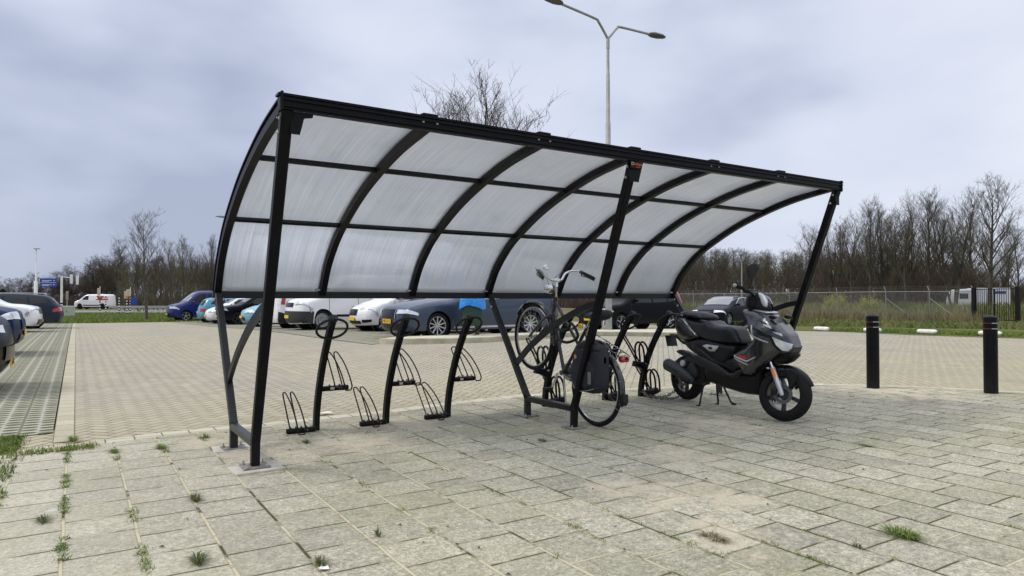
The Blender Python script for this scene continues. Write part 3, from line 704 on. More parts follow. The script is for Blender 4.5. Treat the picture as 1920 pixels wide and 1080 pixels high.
# ------------------------------------------------------------------ cycle stands
def hoop(mb, x, y0, z0, up):
    """one wire of a wheel holder: rises at the back, curves over and comes down in front"""
    pts = catmull([(x, y0, z0), (x, y0+.12, z0+.13), (x, y0+.235, z0+.255), (x, y0+.215, z0+.285), (x, y0+.14, z0+.285), (x, y0-.03, z0+.215), (x, y0-.17, z0+.12), (x, y0-.25, z0+.035), (x, y0-.25, z0+.01)], 4)
    mb.tube(pts, .0065, 6)
def holder(x0, sgn, z, name='wheel_holder'):
    mb = MB(); L = .25
    mb.box((x0+sgn*(L/2+.02), 5.93 if z > .2 else 5.93, z), (L, .042, .042), ch=.006)
    xa = x0+sgn*(.17 if z > .2 else .16); xb = xa+sgn*.065
    hoop(mb, xa, 5.985, z+.01, 0); hoop(mb, xb, 5.985, z+.01, 0)
    mb.tube([V(p) for p in ((xa, 5.735, z+.02), (xa+sgn*.01, 5.73, z), (xb-sgn*.01, 5.73, z), (xb, 5.735, z+.02))], .0065, 6)
    mb.tube([V(p) for p in ((xa-sgn*.02, 5.735, z+.022), (xa-sgn*.03, 5.80, z+.02), (xa-sgn*.03, 5.90, z+.02))], .0065, 6)
    for k in range(4):
        xx = x0+sgn*(.10+.045*k); mb.tube([V((xx, 5.925+.018*math.cos(a), z+.022+.012*math.sin(a))) for a in [i*math.pi/4 for i in range(9)]], .004, 5)
    return mb
def heavy_holder(x0, sgn, z):
    mb = MB()
    mb.inflate([(x0, z-.10), (x0, z+.02), (x0+sgn*.17, z+.045), (x0+sgn*.19, z-.015), (x0+sgn*.11, z-.035)], .045, .02, .03, sp=.03, yc=5.90)
    for k in (.055, .12):
        xa = x0+sgn*k
        pts = catmull([(xa, 5.93, z+.01), (xa, 5.945, z+.14), (xa, 5.94, z+.22), (xa, 5.89, z+.262), (xa, 5.83, z+.22), (xa, 5.80, z+.14), (xa, 5.79, z+.01)], 4)
        mb.tube(pts, .0115, 7)
    xa = x0+sgn*.0875
    for dx in (-.018, .018): mb.tube(catmull([(xa+dx, 5.92, z+.0), (xa+dx, 6.02, z+.14), (xa+dx, 6.17, z+.31), (xa+dx*.4, 6.19, z+.33)], 4), .010, 7)
    return mb
M_sticker = mat('pale_sticker', (.5, .48, .36), .5)
def stand(x, mirror, label):
    t = empty('cycle_stand', label, 'bicycle rack', (x, 5.95, 0), group='steel cycle stands under the shelter')
    lo = V((-x, -5.95, 0))
    mb = MB(); pp = catmull([(x, 5.985, -.01), (x, 5.97, .15), (x, 5.91, .36), (x, 5.79, .62), (x, 5.62, .88), (x, 5.535, .98)], 4)
    mb.sweep(pp, .048, .052, (1, 0, 0)); o = mb.build('post', M_frame, t, 40, lo)
    mb = MB(); mb.lathe([(0, -.02), (.034, -.018), (.040, 0), (.034, .02), (0, .024)], (x, 5.515, 1.0), (0, -.55, .83), 14); mb.build('post_cap', M_plastic, t, 50, lo)
    # plastic-sleeved loop to lean the frame against
    c = V((x+.0, 5.545, .925)); up = V((0, -.50, .86)); rt = V((1, 0, 0)); mb = MB()
    k0 = 1.0
    pts = []
    for i in range(28):
        a = 2*math.pi*i/28; pts.append(c+rt*math.cos(a)*.128+up*(math.sin(a)*.095-.012)+V((0, -.03*math.sin(a*1), 0)))
    mb.tube(pts, .0108, 8, True); mb.build('frame_loop', M_plastic, t, 60, lo)
    if not mirror:
        holder(x, 1, .375).build('wheel_holder', M_frame, t, 40, lo); holder(x, -1, .035).build('wheel_holder', M_frame, t, 40, lo)
        mb = MB(); mb.box((x+.12, 5.908, .377), (.035, .003, .022)); mb.build('sticker', M_sticker, t, 0, lo)
    else:
        heavy_holder(x, -1, .40).build('wheel_holder', M_frame, t, 40, lo); heavy_holder(x, 1, .07).build('wheel_holder', M_frame, t, 40, lo)
        mb = MB(); mb.box((x-.05, 5.855, .41), (.035, .003, .014)); mb.build('sticker', M_sticker, t, 0, lo)
    return t
stand(1.785, 0, 'black cycle stand next to the nearest shelter frame, leftmost of the row')
stand(2.435, 0, 'black cycle stand, second from the left, in front of the white van')
stand(3.075, 0, 'black cycle stand with raised wire holder just left of the middle shelter post')
stand(4.245, 1, 'black cycle stand that holds the front wheel of the parked bicycle')
stand(5.083, 1, 'black cycle stand between the bicycle bag and the scooter')
stand(5.632, 1, 'black cycle stand with the scooter chain locked round its foot')

# ------------------------------------------------------------------ bicycle (local x = forward, y = its left, z up)
def wheel_spoked(parent, c, r, name='wheel', tw=.019, ns=32, rimr=None):
    c = V(c); mb = MB(); mb.tube(circ(c, r-tw, (0, 1, 0), 48), tw, 8, True); wo = mb.build(name, M_rubber, parent, 60)
    mb = MB(); mb.tube(circ(c, r-tw*2.3, (0, 1, 0), 48), .009, 6, True); mb.build('rim', M_rimmetal, wo, 60)
    mb = MB()
    for k in range(ns):
        a = 2*math.pi*k/ns; s = 1 if k % 2 else -1; a2 = a+.35*(1 if (k//2) % 2 else -1)
        mb.tube([c+V((math.cos(a2)*.022, s*.03, math.sin(a2)*.022)), c+V((math.cos(a)*(r-tw*2.4), 0, math.sin(a)*(r-tw*2.4)))], .0011, 4, cap=False)
    mb.build('spokes', M_rimmetal, wo, 60)
    mb = MB(); mb.lathe([(0, -.05), (.008, -.05), (.010, -.035), (.024, -.034), (.024, -.028), (.016, -.025), (.016, .025), (.024, .028), (.024, .034), (.01, .035), (.008, .05), (0, .05)], c, (0, 1, 0), 16); mb.build('hub', M_rimmetal, wo, 40)
    return wo
M_rimmetal = mat('spoke_metal', (.42, .42, .40), .35, .85, var=.15)
M_bike = mat('bike_black_paint', (.012, .012, .013), .25, coat=.6, var=.1)
bk = empty('bicycle', 'black city bicycle with silver handlebars standing with its front wheel up in a cycle stand', 'bicycle', (3.98, 4.81, .012), R(90))
RH, FH, BB = V((0, 0, .345)), V((1.0, 0, .765)), V((.48, 0, .44))
HT, HB = V((.608, 0, 1.17)), V((.655, 0, 1.01))
wheel_spoked(bk, RH, .348); wheel_spoked(bk, FH, .348)
sd_ = (BB+V((-.46, 0, .58))-BB).normalized()
ST = BB+sd_*.56
mb = MB(); mb.tube([HT, HB], .019, 10); mb.tube([HB+V((0, 0, .03)), BB], .0175, 10); mb.tube([HT+V((.01, 0, -.05)), BB+sd_*.36], .015, 10); mb.tube([BB, ST], .0165, 10)
for s in (-1, 1):
    mb.tube([BB+V((0, s*.03, 0)), RH+V((0, s*.058, 0))], .009, 8); mb.tube([ST+V((0, s*.015, -.02)), RH+V((0, s*.058, 0))], .0075, 8)
mb.lathe([(0, -.04), (.024, -.04), (.024, .04), (0, .04)], BB, (0, 1, 0), 14); mb.build('frame', M_bike, bk, 50)
mb = MB()
for s in (-1, 1): mb.tube(catmull([HB+V((.0, s*.01, -.01)), HB+V((.02, s*.05, -.03)), HB+V((.12, s*.055, -.08)), FH+V((0, s*.055, 0))], 4), [.014]*9+[.012]*3+[.010], 8)
mb.build('fork', M_bike, bk, 50)
def mudguard(c, r, a0, a1):
    mb = MB(); c = V(c); n = 20; vs = []; fs = []
    for i in range(n+1):
        a = R(a0+(a1-a0)*i/n)
        for k, (dr, y) in enumerate(((-.012, -.028), (.004, -.016), (.008, 0), (.004, .016), (-.012, .028), (-.016, .026), (.004, 0), (-.016, -.026))):
            q = c+V((math.cos(a), 0, math.sin(a)))*(r+dr); vs.append((q.x, y, q.z))
        if i: fs += [((i-1)*8+k, (i-1)*8+(k+1) % 8, i*8+(k+1) % 8, i*8+k) for k in range(8)]
    mb.add(vs, fs); return mb
mudguard(RH, .368, 20, 200).build('mudguard', M_bike, bk, 50)
mudguard(FH, .368, 35, 190).build('mudguard', M_bike, bk, 50)
mb = MB(); q = V((-.362, 0, .40)); mb.inflate([(-.40, .33), (-.345, .33), (-.345, .24), (-.385, .23), (-.405, .26)], .03, .01, .02, sp=.02); mb.build('mud_flap', M_plastic, bk)
mb = MB()
for s in (-1, 1):
    for a in (165, 205): mb.tube([RH+V((0, s*.055, 0)), RH+V((math.cos(R(a))*.37, s*.03, math.sin(R(a))*.37))], .0022, 4)
    for a in (60, 178): mb.tube([FH+V((0, s*.05, 0)), FH+V((math.cos(R(a))*.37, s*.03, math.sin(R(a))*.37))], .0022, 4)
mb.build('mudguard_stays', M_rimmetal, bk)
# rack
mb = MB()
for s in (-1, 1):
    mb.tube(catmull([ST+V((.0, s*.02, -.02)), (.0, s*.055, .80), (-.10, s*.06, .765), (-.36, s*.06, .665), (-.39, s*.03, .645), (-.395, 0, .642)], 4), .005, 6)
    mb.tube([RH+V((0, s*.06, 0)), V((-.12, s*.06, .757))], .005, 6); mb.tube([RH+V((0, s*.06, 0)), V((-.27, s*.06, .698))], .005, 6)
for k in range(4): mb.tube([V((-.10-.07*k, -.06, .765-.027*k)), V((-.10-.07*k, .06, .765-.027*k))], .004, 6)
mb.build('luggage_rack', M_bike, bk, 50)
mb = MB(); mb.inflate(smooth_poly([(-.400, .66), (-.350, .665), (-.335, .635), (-.345, .605), (-.395, .60), (-.415, .62)], 2), .045, .025, .02, sp=.015); mb.build('rear_light', M_red, bk, 60)
mb = MB(); mb.tube([ST-sd_*.05, ST+sd_*.14], .0125, 10); mb.build('seat_post', M_chrome, bk)
sc_ = ST+sd_*.16
mb = MB()
def sadw(x, z):
    u = (x-(sc_.x-.16))/.28; return max(.22, 1.0-max(0, u-.25)*1.15)
mb.inflate(smooth_poly([(sc_.x-.16, sc_.z+.055), (sc_.x-.06, sc_.z+.04), (sc_.x+.12, sc_.z-.00), (sc_.x+.135, sc_.z-.035), (sc_.x+.05, sc_.z-.035), (sc_.x-.08, sc_.z-.055), (sc_.x-.17, sc_.z-.035), (sc_.x-.185, sc_.z+.02)], 2), .105, .05, .03, sp=.02, wf=sadw); mb.build('saddle', M_plastic, bk, 60)
mb = MB()
for s in (-1, 1): mb.lathe([(.011, 0), (.014, .01), (.014, .05), (.011, .06)], sc_+V((-.08, s*.045, -.10)), (0, 0, 1), 10)
mb.build('saddle_springs', M_chrome, bk)
# stem, bars
SB = V((.60, 0, 1.332))
mb = MB(); mb.tube([HT, V((.602, 0, 1.30))], .0125, 10); mb.tube([V((.602, 0, 1.27)), V((.607, 0, 1.337))], .017, 10); mb.lathe([(0, -.035), (.02, -.03), (.02, .03), (0, .035)], SB, (0, 1, 0), 12); mb.build('stem', M_chrome, bk, 50)
mb = MB(); bars = {}
for s in (-1, 1):
    P = catmull([SB, SB+V((.01, s*.07, .01)), SB+V((.035, s*.14, .075)), SB+V((-.01, s*.22, .10)), SB+V((-.08, s*.27, .075)), SB+V((-.20, s*.305, .02))], 5); bars[s] = P; mb.tube(P[:-4], .0115, 10)
mb.build('handlebar', M_chrome, bk, 60)
for s in (-1, 1):
    P = bars[s]; e = P[-1]; d = (P[-1]-P[-6]).normalized()
    b = MB(); b.tube([P[-6], P[-6]+d*.01, e, e+d*.012], [.015, .0175, .0175, .012], 10); b.build('grip', M_plastic, bk, 50)
    b = MB(); q = P[-7]; b.tube(catmull([q, q+V((.01, s*.01, -.03)), q+V((-.05, s*.03, -.05)), q+V((-.14, s*.045, -.085))], 4), .0055, 6); b.lathe([(0, -.018), (.018, -.016), (.018, .016), (0, .018)], q, d, 10); b.build('brake_lever', M_bike, bk, 50)
    b = MB(); b.tube(catmull([q, q+V((.09, -s*.03, .03)), V((.70, s*.05, 1.36)), V((.68, s*.02, 1.18)), V((.67, 0, 1.05))], 6), .0028, 5); b.build('cable', M_plastic, bk, 60)
mb = MB(); mb.lathe([(0, -.02), (.026, -.018), (.030, .01), (.015, .03), (0, .032)], SB+V((-.10, .20, .115)), (0, 0, 1), 14); mb.build('bell', M_chrome, bk, 50)
mb = MB(); mb.inflate(smooth_poly([(.64, 1.28), (.74, 1.30), (.775, 1.265), (.76, 1.215), (.69, 1.20), (.645, 1.23)], 2), .045, .03, .01, sp=.015); hl = mb.build('headlight', M_chrome, bk, 60)
mb = MB(); mb.tube([V((.62, 0, 1.22)), V((.70, 0, 1.22))], .008, 6); mb.build('headlight_bracket', M_plastic, bk)
# cranks, chain case
mb = MB(); mb.lathe([(0, -.012), (.075, -.010), (.082, 0), (.075, .010), (0, .012)], BB+V((0, -.05, 0)), (0, 1, 0), 24); mb.build('chainring', M_rimmetal, bk, 40)
mb = MB(); mb.inflate(smooth_poly([(-.06, .30), (-.05, .40), (.05, .41), (.46, .545), (.57, .50), (.58, .42), (.50, .355), (.05, .285)], 2), .016, .02, .008, sp=.03, yc=-.062); mb.build('chain_case', M_plastic, bk, 50)
for s, dv_ in ((1, V((.08, 0, -.155))), (-1, V((-.08, 0, .155)))):
    b = MB(); b.bar(BB+V((0, s*.075, 0)), BB+dv_+V((0, s*.085, 0)), .014, .022, (0, 1, 0)); cr = b.build('crank', M_chrome, bk)
    b = MB(); b.box(BB+dv_+V((0, s*.135, 0)), (.075, .085, .022), ch=.006); b.build('pedal', M_plastic, cr)
mb = MB(); mb.tube([BB+V((-.06, .05, -.02)), V((.26, .13, .035))], .008, 8); mb.build('kickstand', M_rimmetal, bk)
# cable lock looped round the frame
mb = MB(); mb.tube(catmull([(.62, .03, 1.0), (.5, .06, .86), (.36, .05, .86), (.28, .06, .92), (.2, .05, .80), (.34, .07, .74), (.5, .06, .78), (.60, .03, .92)], 6), .014, 8); mb.build('frame_lock', M_plastic, bk, 60)
mb = MB(); mb.box((.17, .04, .90), (.05, .03, .045), ch=.006); mb.build('lock_tag', M_plate, bk)
# pannier bag, hangs on the rack
bg_ = empty('pannier_bag', 'black fabric pannier bag with a roll top hanging on the bicycle rack', 'bag', (3.98, 4.755, .02), R(90)); bg_.scale = (.88, 1, .96)
M_fabric = mat('bag_fabric', (.012, .013, .020), .8, var=.3, scale=30, bump=.3)
mb = MB(); mb.inflate(smooth_poly([(.10, .76), (-.05, .80), (-.22, .79), (-.27, .72), (-.285, .50), (-.265, .375), (-.18, .325), (.06, .325), (.17, .37), (.215, .50), (.16, .66)], 1), .075, .06, .012, sp=.025, yc=.145); mb.build('bag_body', M_fabric, bg_, 60)
mb = MB(); mb.inflate(smooth_poly([(.08, .78), (-.05, .83), (-.22, .80), (-.27, .72), (-.2, .69), (-.05, .73), (.09, .70)], 2), .085, .04, .02, sp=.025, yc=.145); mb.build('roll_top', M_plastic, bg_, 60)
mb = MB(); mb.inflate(smooth_poly([(-.03, .64), (-.2, .62), (-.23, .45), (-.14, .37), (-.01, .37), (.03, .5)], 2), .018, .02, .004, sp=.025, yc=.215); mb.build('front_pocket', M_fabric, bg_, 60)
M_oran = mat('orange_tag', (.55, .22, .05), .6)
for (a, b_) in ((.08, .655), (.13, .47), (.06, .385)):
    mb = MB(); mb.box((a, .224-.02*(a > .1), b_), (.030, .006, .036), rot=Matrix.Rotation(R(20), 3, 'Y')); mb.build('reflector_tag', M_oran, bg_)
mb = MB(); mb.tube(catmull([(-.24, .20, .395), (-.1, .235, .355), (.06, .235, .352), (.17, .205, .43)], 4), .004, 5); mb.build('piping', M_rimmetal, bg_)
mb = MB()
for dx in (-.14, -.165): mb.tube([V((dx, .236, .42)), V((dx, .236, .53)), V((dx-.012, .236, .53)), V((dx-.012, .236, .42))], .002, 4, True)
mb.build('printed_mark', M_rimmetal, bg_)

# ------------------------------------------------------------------ scooter (local x = heading, y = its left, z up)
M_sc = mat('scooter_grey_paint', (.072, .073, .080), .20, .80, coat=.6, var=.08, scale=4)
M_scd = mat('scooter_black_panel', (.006, .006, .007), .38, var=.15, spec=.25)
M_seat = mat('seat_vinyl', (.010, .011, .015), .42, var=.12, bump=.05, spec=.35)
M_muff = mat('muffler_guard', (.020, .026, .031), .5, var=.2)
M_orange = mat('orange_reflector', (.80, .20, .02), .25, coat=.5, var=.1)
M_silver = mat('silver_paint', (.50, .51, .53), .3, .5)
M_redp = mat('red_print', (.45, .01, .01), .4)
sco = empty('scooter', 'dark grey and black sports scooter on its centre stand beside the last cycle stand', 'scooter', (5.82, 5.45, .012), math.atan2(4.04-5.45, 5.64-5.82))
WB = 1.421
def tyre(parent, M, r, w, name='tyre'):
    mb = MB(); prof = []
    for i in range(13):
        a = math.pi*(i/12); prof.append((r-.075+.075*math.sin(a)**.8 if i not in (0, 12) else r-.080, -w/2*math.cos(a)))
    prof = [(r-.095, -w*.34)]+prof+[(r-.095, w*.34)]
    mb.lathe(prof, (0, 0, 0), (0, 1, 0), 48); mb.xf(M); return mb.build(name, M_rubber, parent, 50)
def scooter_wheel(parent, M, r=.248, w=.125, name='wheel'):
    ro = tyre(parent, M, r, w, name)
    mb = MB(); ri = r-.082
    mb.lathe([(ri-.012, -.045), (ri+.006, -.048), (ri+.006, .048), (ri-.012, .045), (ri-.014, -.045)], (0, 0, 0), (0, 1, 0), 40)
    mb.lathe([(0, -.05), (.045, -.05), (.052, -.04), (.052, .04), (.045, .05), (0, .05)], (0, 0, 0), (0, 1, 0), 20)
    for k in range(5):
        a = R(90+72*k+36); d = V((math.cos(a), 0, math.sin(a)))
        mb.bar(d*.04, d*(ri-.005), .030, .036, (0, 1, 0), .042, .030)
    mb.xf(M); mb.build('rim', M_darkrim, ro, 30)
    mb = MB(); mb.lathe([(.055, -.056), (.090, -.056), (.090, -.052), (.055, -.052), (.055, -.056)], (0, 0, 0), (0, 1, 0), 30); mb.xf(M); mb.build('brake_disc', mat('disc_steel', (.10, .10, .10), .4, .7), ro, 30)
    return ro
scooter_wheel(sco, Matrix.Translation((.02, 0, .262)))
STEER = R(24)
axis = V((-.42, 0, .907)).normalized()
MF = Matrix.Translation((WB, 0, .248)) @ Matrix.Rotation(STEER, 4, axis)
scooter_wheel(sco, MF)
# fork, fender
for s in (-1, 1):
    b0 = V((.0, s*.082, .0))
    mb = MB(); up = axis
    mb.tube([b0+up*-.015, b0+up*.02, b0+up*.10, b0+up*.26], [.018, .024, .025, .023], 12); mb.xf(MF); fk = mb.build('fork_leg', M_silver, sco, 50)
    mb = MB(); mb.tube([b0+up*.24, b0+up*.42], .015, 10); mb.xf(MF); mb.build('fork_tube', M_chrome, fk, 50)
    mb = MB(); mb.box(b0+up*.205+V((0, s*.025, 0)), (.028, .012, .085), rot=Matrix.Rotation(R(-25), 3, 'Y'), ch=.004); mb.xf(MF); mb.build('side_reflector', M_orange, fk)
    mb = MB(); mb.tube([b0+up*.25+V((-.03, s*.01, 0)), b0+up*.25+V((-.055, s*.01, .0))], .010, 8); mb.xf(MF); mb.build('hose_clip', M_silver, fk)
mb = mudguard((0, 0, 0), .275, 15, 135); 
mb = MB(); n = 24; vs = []; fs = []
for i in range(n+1):
    a = R(24+(140-24)*i/n); taper = 1-.5*max(0, (i/n-.0)*0)
    ww = .058*(1-.6*max(0, 1-i/8)) 
    prof = ((-.045, -ww*1.05), (-.01, -ww), (.012, -ww*.55), (.02, 0), (.012, ww*.55), (-.01, ww), (-.045, ww*1.05), (-.012, ww*.8), (.008, 0), (-.012, -ww*.8))
    for dr, y in prof: vs.append((math.cos(a)*(.262+dr), y, math.sin(a)*(.262+dr)))
    if i: fs += [((i-1)*10+k, (i-1)*10+(k+1) % 10, i*10+(k+1) % 10, i*10+k) for k in range(10)]
fs += [tuple(range(9, -1, -1)), tuple(n*10+k for k in range(10))]
mb.add(vs, fs); 
mb.inflate(smooth_poly([(.02, .26), (.10, .245), (.135, .20), (.095, .08), (.06, .05), (.045, .13), (.0, .2)], 2), .012, .02, .004, sp=.03, yc=-.076)
mb.inflate(smooth_poly([(.02, .26), (.10, .245), (.135, .20), (.095, .08), (.06, .05), (.045, .13), (.0, .2)], 2), .012, .02, .004, sp=.03, yc=.076)
mb.xf(MF); fd = mb.build('front_fender', M_scd, sco, 50)

mb = MB(); mb.box((-.075, -.072, .035), (.06, .03, .09), ch=.008); mb.tube(catmull([(-.075, -.07, .08), (-.12, -.06, .2), (-.16, -.03, .33)], 4), .006, 6); mb.xf(MF); mb.build('brake_caliper', M_plastic, sco, 40)
# body shells
def shell(name, o, w, m, r=.06, e=.01, yc=0, sp=.03, wf=None, it=1, par=sco, sm=45):
    mb = MB(); mb.inflate(smooth_poly(o, it, .2) if it else o, w, r, e, sp, yc, wf); return mb.build(name, m, par, sm)
def both(name, o, m, y, th=.012, r=.02, it=1, par=sco, sp=.03, e=.004, sm=45):
    out = None
    for s in (-1, 1):
        mb = MB(); mb.inflate(smooth_poly(o, it, .2) if it else o, th, r, e, sp, s*y); ob = mb.build(name, m, par, sm)
        if s < 0: out = ob
    return out
shell('engine', [(.10, .53), (.30, .50), (.44, .44), (.42, .26), (.24, .20), (.02, .20), (-.04, .27), (-.03, .42)], .10, M_plastic, .06, .03, yc=0)
mb = MB()
for k in range(7): mb.box((.20+.018*k, -.118, .395-.012*k), (.008, .02, .12), rot=Matrix.Rotation(R(30), 3, 'Y'))
mb.lathe([(.0, 0), (.075, 0), (.085, .02), (.085, .05)], (.26, -.142, .37), (0, 1, 0), 20); mb.build('cooling_fan_cover', M_darkrim, sco, 40)
shell('rear_hugger', [(-.10, .575), (.03, .565), (.24, .50), (.22, .455), (.01, .50), (-.09, .535)], .075, M_plastic, .03, .02)
mb = MB(); mb.tube(catmull([(-.135, -.155, .405), (-.10, -.155, .40), (.10, -.155, .345), (.24, -.15, .29), (.29, -.13, .262)], 4), [.03, .055, .066, .07, .07, .07, .069, .068, .066, .064, .06, .056, .05, .045, .04, .035, .03], 16); mf = mb.build('muffler', M_muff, sco, 60)
mb = MB(); mb.tube([V((-.05, -.222, .395)), V((.12, -.222, .345))], .008, 6); mb.build('muffler_slot', M_gloss, mf)
mb = MB(); mb.lathe([(.0, 0), (.03, 0), (.036, .01), (.036, .03)], (.135, -.17, .44), (0, 1, 0), 14); mb.build('oil_cap', M_silver, sco)
BELW = lambda x, z: .75+.25*S(z, .2, .45) if z < .45 else 1
shell('lower_body', [(.86, .60), (1.02, .45), (1.12, .42), (1.22, .49), (1.36, .60), (1.30, .52), (1.22, .42), (1.185, .213), (.964, .198), (.673, .227), (.399, .27), (.40, .42), (.60, .50)], .135, M_scd, .07, .05, wf=BELW)
both('footboard_rail', [(.33, .55), (.45, .545), (.775, .447), (.884, .393), (1.025, .458), (1.065, .44), (.955, .362), (.88, .358), (.546, .41), (.386, .465)], M_plastic, .165, .022, .02)
shell('floor', [(.55, .50), (.90, .42), (1.02, .46), (.98, .49), (.86, .47), (.62, .56)], .175, M_plastic, .03, .02)
shell('side_panel', [(.10, .69), (.405, .745), (.755, .70), (.918, .692), (.91, .60), (.84, .52), (.735, .431), (.62, .42), (.504, .47), (.239, .56), (.143, .617)], .145, M_scd, .05, .03)
both('side_strut', [(.27, .665), (.33, .66), (.58, .55), (.78, .435), (.75, .415), (.52, .50), (.33, .585)], M_scd, .148, .022, .02)
wp = both('side_emblem', [(.455, .655), (.52, .672), (.705, .663), (.645, .605), (.567, .602)], M_silver, .152, .010, .008, it=0)
both('emblem_centre', [(.545, .648), (.60, .652), (.625, .628), (.57, .622)], M_scd, .158, .008, .004, it=0, sp=.015)
shell('tail_fairing', [(-.015, .975), (.05, .965), (.133, .95), (.25, .85), (.394, .743), (.291, .702), (.098, .668), (.015, .72), (-.05, .84)], .145, M_sc, .045, .075)
both('tail_vent', [(.03, .86), (.10, .83), (.30, .735), (.24, .722), (.10, .745), (.04, .79)], M_gloss, .142, .006, .01)
both('tail_print', [(.0, .915), (.08, .90), (.10, .87), (.02, .885)], M_redp, .132, .012, .004, it=0)
shell('tail_light', [(-.055, .90), (-.01, .905), (.02, .86), (-.02, .80), (-.06, .83)], .085, M_red, .03, .02)
shell('rider_seat', [(.10, .94), (.25, .915), (.40, .90), (.48, .925), (.54, .885), (.66, .868), (.80, .872), (.86, .84), (.905, .765), (.937, .715), (.913, .690), (.722, .689), (.511, .697), (.371, .735), (.19, .85)], .145, M_seat, .045, .085, wf=lambda x, z: 1-.28*S(x, .70, .95)-.12*(1-S(x, .1, .3)))
shell('passenger_seat', [(-.03, 1.01), (.10, 1.02), (.245, 1.012), (.40, .993), (.445, .955), (.425, .915), (.287, .925), (.051, .95)], .125, M_seat, .045, .03, wf=lambda x, z: .8+.2*S(x, -.05, .2))
mb = MB(); mb.tube(catmull([(.10, -.12, .955), (-.04, -.125, .975), (-.10, -.09, .975), (-.115, 0, .975), (-.10, .09, .975), (-.04, .125, .975), (.10, .12, .955)], 5), .013, 8); mb.build('grab_rail', M_plastic, sco, 60)
shell('under_tail', [(-.03, .72), (.05, .70), (.12, .66), (.02, .62), (-.12, .70), (-.26, .735), (-.26, .75), (-.14, .745)], .05, M_plastic, .02, .015)
mb = MB(); mb.box((-.255, 0, .665), (.012, .15, .13), rot=Matrix.Rotation(R(-18), 3, 'Y'), ch=.004); mb.build('plate_holder', M_plastic, sco)
# front shield: wide at the knees, narrow at the nose
def shw(x, z):
    return (.98-.62*S(x, 1.20, 1.60))*(1-.42*S(z, .78, 1.03))
SHO = [(.957, 1.028), (.986, 1.045), (1.113, 1.04), (1.292, .996), (1.417, .914), (1.522, .822), (1.585, .706), (1.555, .65), (1.476, .635), (1.447, .645), (1.391, .60), (1.234, .48), (1.141, .407), (1.056, .403), (.921, .553), (.921, .611), (1.079, .679), (1.18, .768), (1.097, .849), (1.038, .954)]
fs_ = shell('front_fairing', SHO, .195, M_sc, .060, .125, wf=shw, sp=.02, it=0, sm=38)
shell('nose_underside', [(1.30, .62), (1.40, .66), (1.56, .66), (1.57, .62), (1.50, .56), (1.42, .53), (1.34, .55)], .07, M_scd, .03, .02)
def surf_y(x, z, o=SHO, w=.195, r=.060, e=.125, wf=shw):
    N = np.array(resample(o, .03)); d = dist_poly(np.array([(x, z)]), N)[0]; t_ = min(d/r, 1); return wf(x, z)*(e+(w-e)*math.sqrt(max(0, 1-(1-t_)**2)))
def decal(name, o, m, lift=.004, par=None, th=.006, sp=.018, fn=surf_y):
    """a thin raised piece that follows the fairing's side; on both sides"""
    pts = resample(o, sp); N = np.array(pts); x0, z0 = N.min(0); x1, z1 = N.max(0)
    C = np.array([(a, b) for a in np.arange(x0, x1, sp) for b in np.arange(z0, z1, sp)] or [(9, 9)])
    C = C[inside(C, N) & (dist_poly(C, N) > sp*.3)] if len(C) else C
    r = delaunay_2d_cdt([V(p) for p in pts]+[V((float(a), float(b))) for a, b in C], [], [list(range(len(pts)))], 1, 1e-6)
    for s in (-1, 1):
        mb = MB(); co = r[0]; n_ = len(co)
        mb.add([(p.x, s*(fn(p.x, p.y)+lift), p.y) for p in co]+[(p.x, s*(fn(p.x, p.y)-th), p.y) for p in co], [tuple(f) if s < 0 else tuple(reversed(f)) for f in r[2]]+[tuple(reversed(f)) if s < 0 else tuple(f) for f in [tuple(i+n_ for i in f) for f in r[2]]]+[(i, (i+1) % len(pts), (i+1) % len(pts)+n_, i+n_) for i in range(len(pts))])
        mb.build(name, m, par or sco, 60)
decal('headlight', [(1.395, .795), (1.44, .775), (1.515, .75), (1.565, .735), (1.568, .70), (1.53, .665), (1.48, .67), (1.43, .72)], M_lamp, .006, fs_)
decal('headlight_rim', [(1.36, .815), (1.395, .805), (1.43, .715), (1.475, .663), (1.455, .66), (1.405, .71)], M_gloss, .005, fs_)
for k in range(4):
    a, b_ = 1.235+.052*k, .945-.033*k
    decal('vent_blade', [(a, b_), (a+.075, b_-.018), (a+.095, b_-.045), (a+.03, b_-.020)], M_silver if k % 2 else M_gloss, .004, fs_, sp=.012)
decal('side_intake', [(1.20, .875), (1.25, .862), (1.40, .79), (1.385, .775), (1.26, .815), (1.18, .87)], M_gloss, .004, fs_)
decal('intake_edge', [(1.15, .90), (1.165, .90), (1.21, .80), (1.36, .745), (1.36, .735), (1.20, .785)], M_silver, .005, fs_, sp=.012)
decal('fairing_slot', [(1.11, .89), (1.16, .885), (1.205, .79), (1.19, .775), (1.13, .82)], M_gloss, .003, fs_)
decal('fairing_stripe', [(.925, .600), (1.02, .578), (1.13, .552), (1.24, .60), (1.245, .592), (1.13, .538), (1.02, .562), (.93, .585)], M_silver, .003, fs_, sp=.012)
decal('fairing_stripe', [(.94, .573), (1.145, .515), (1.145, .505), (.945, .562)], M_silver, .003, fs_, sp=.012)
decal('red_print', [(1.01, .60), (1.10, .595), (1.125, .565), (1.03, .580)], M_redp, .0035, fs_, sp=.012)
mb = MB(); mb.box((1.15, 0, 1.036), (.25, .16, .014), rot=Matrix.Rotation(R(9), 3, 'Y'), ch=.005); mb.build('top_highlight', M_silver, sco)  # silver plate gives the fairing top its sky highlight as a colour
for s in (-1, 1):
    mb = MB(); mb.inflate(smooth_poly([(1.33, 1.0), (1.42, .99), (1.41, .955), (1.34, .96)], 1), .02, .01, .008, sp=.02, yc=s*.10); mb.build('turn_signal', M_gloss, sco)
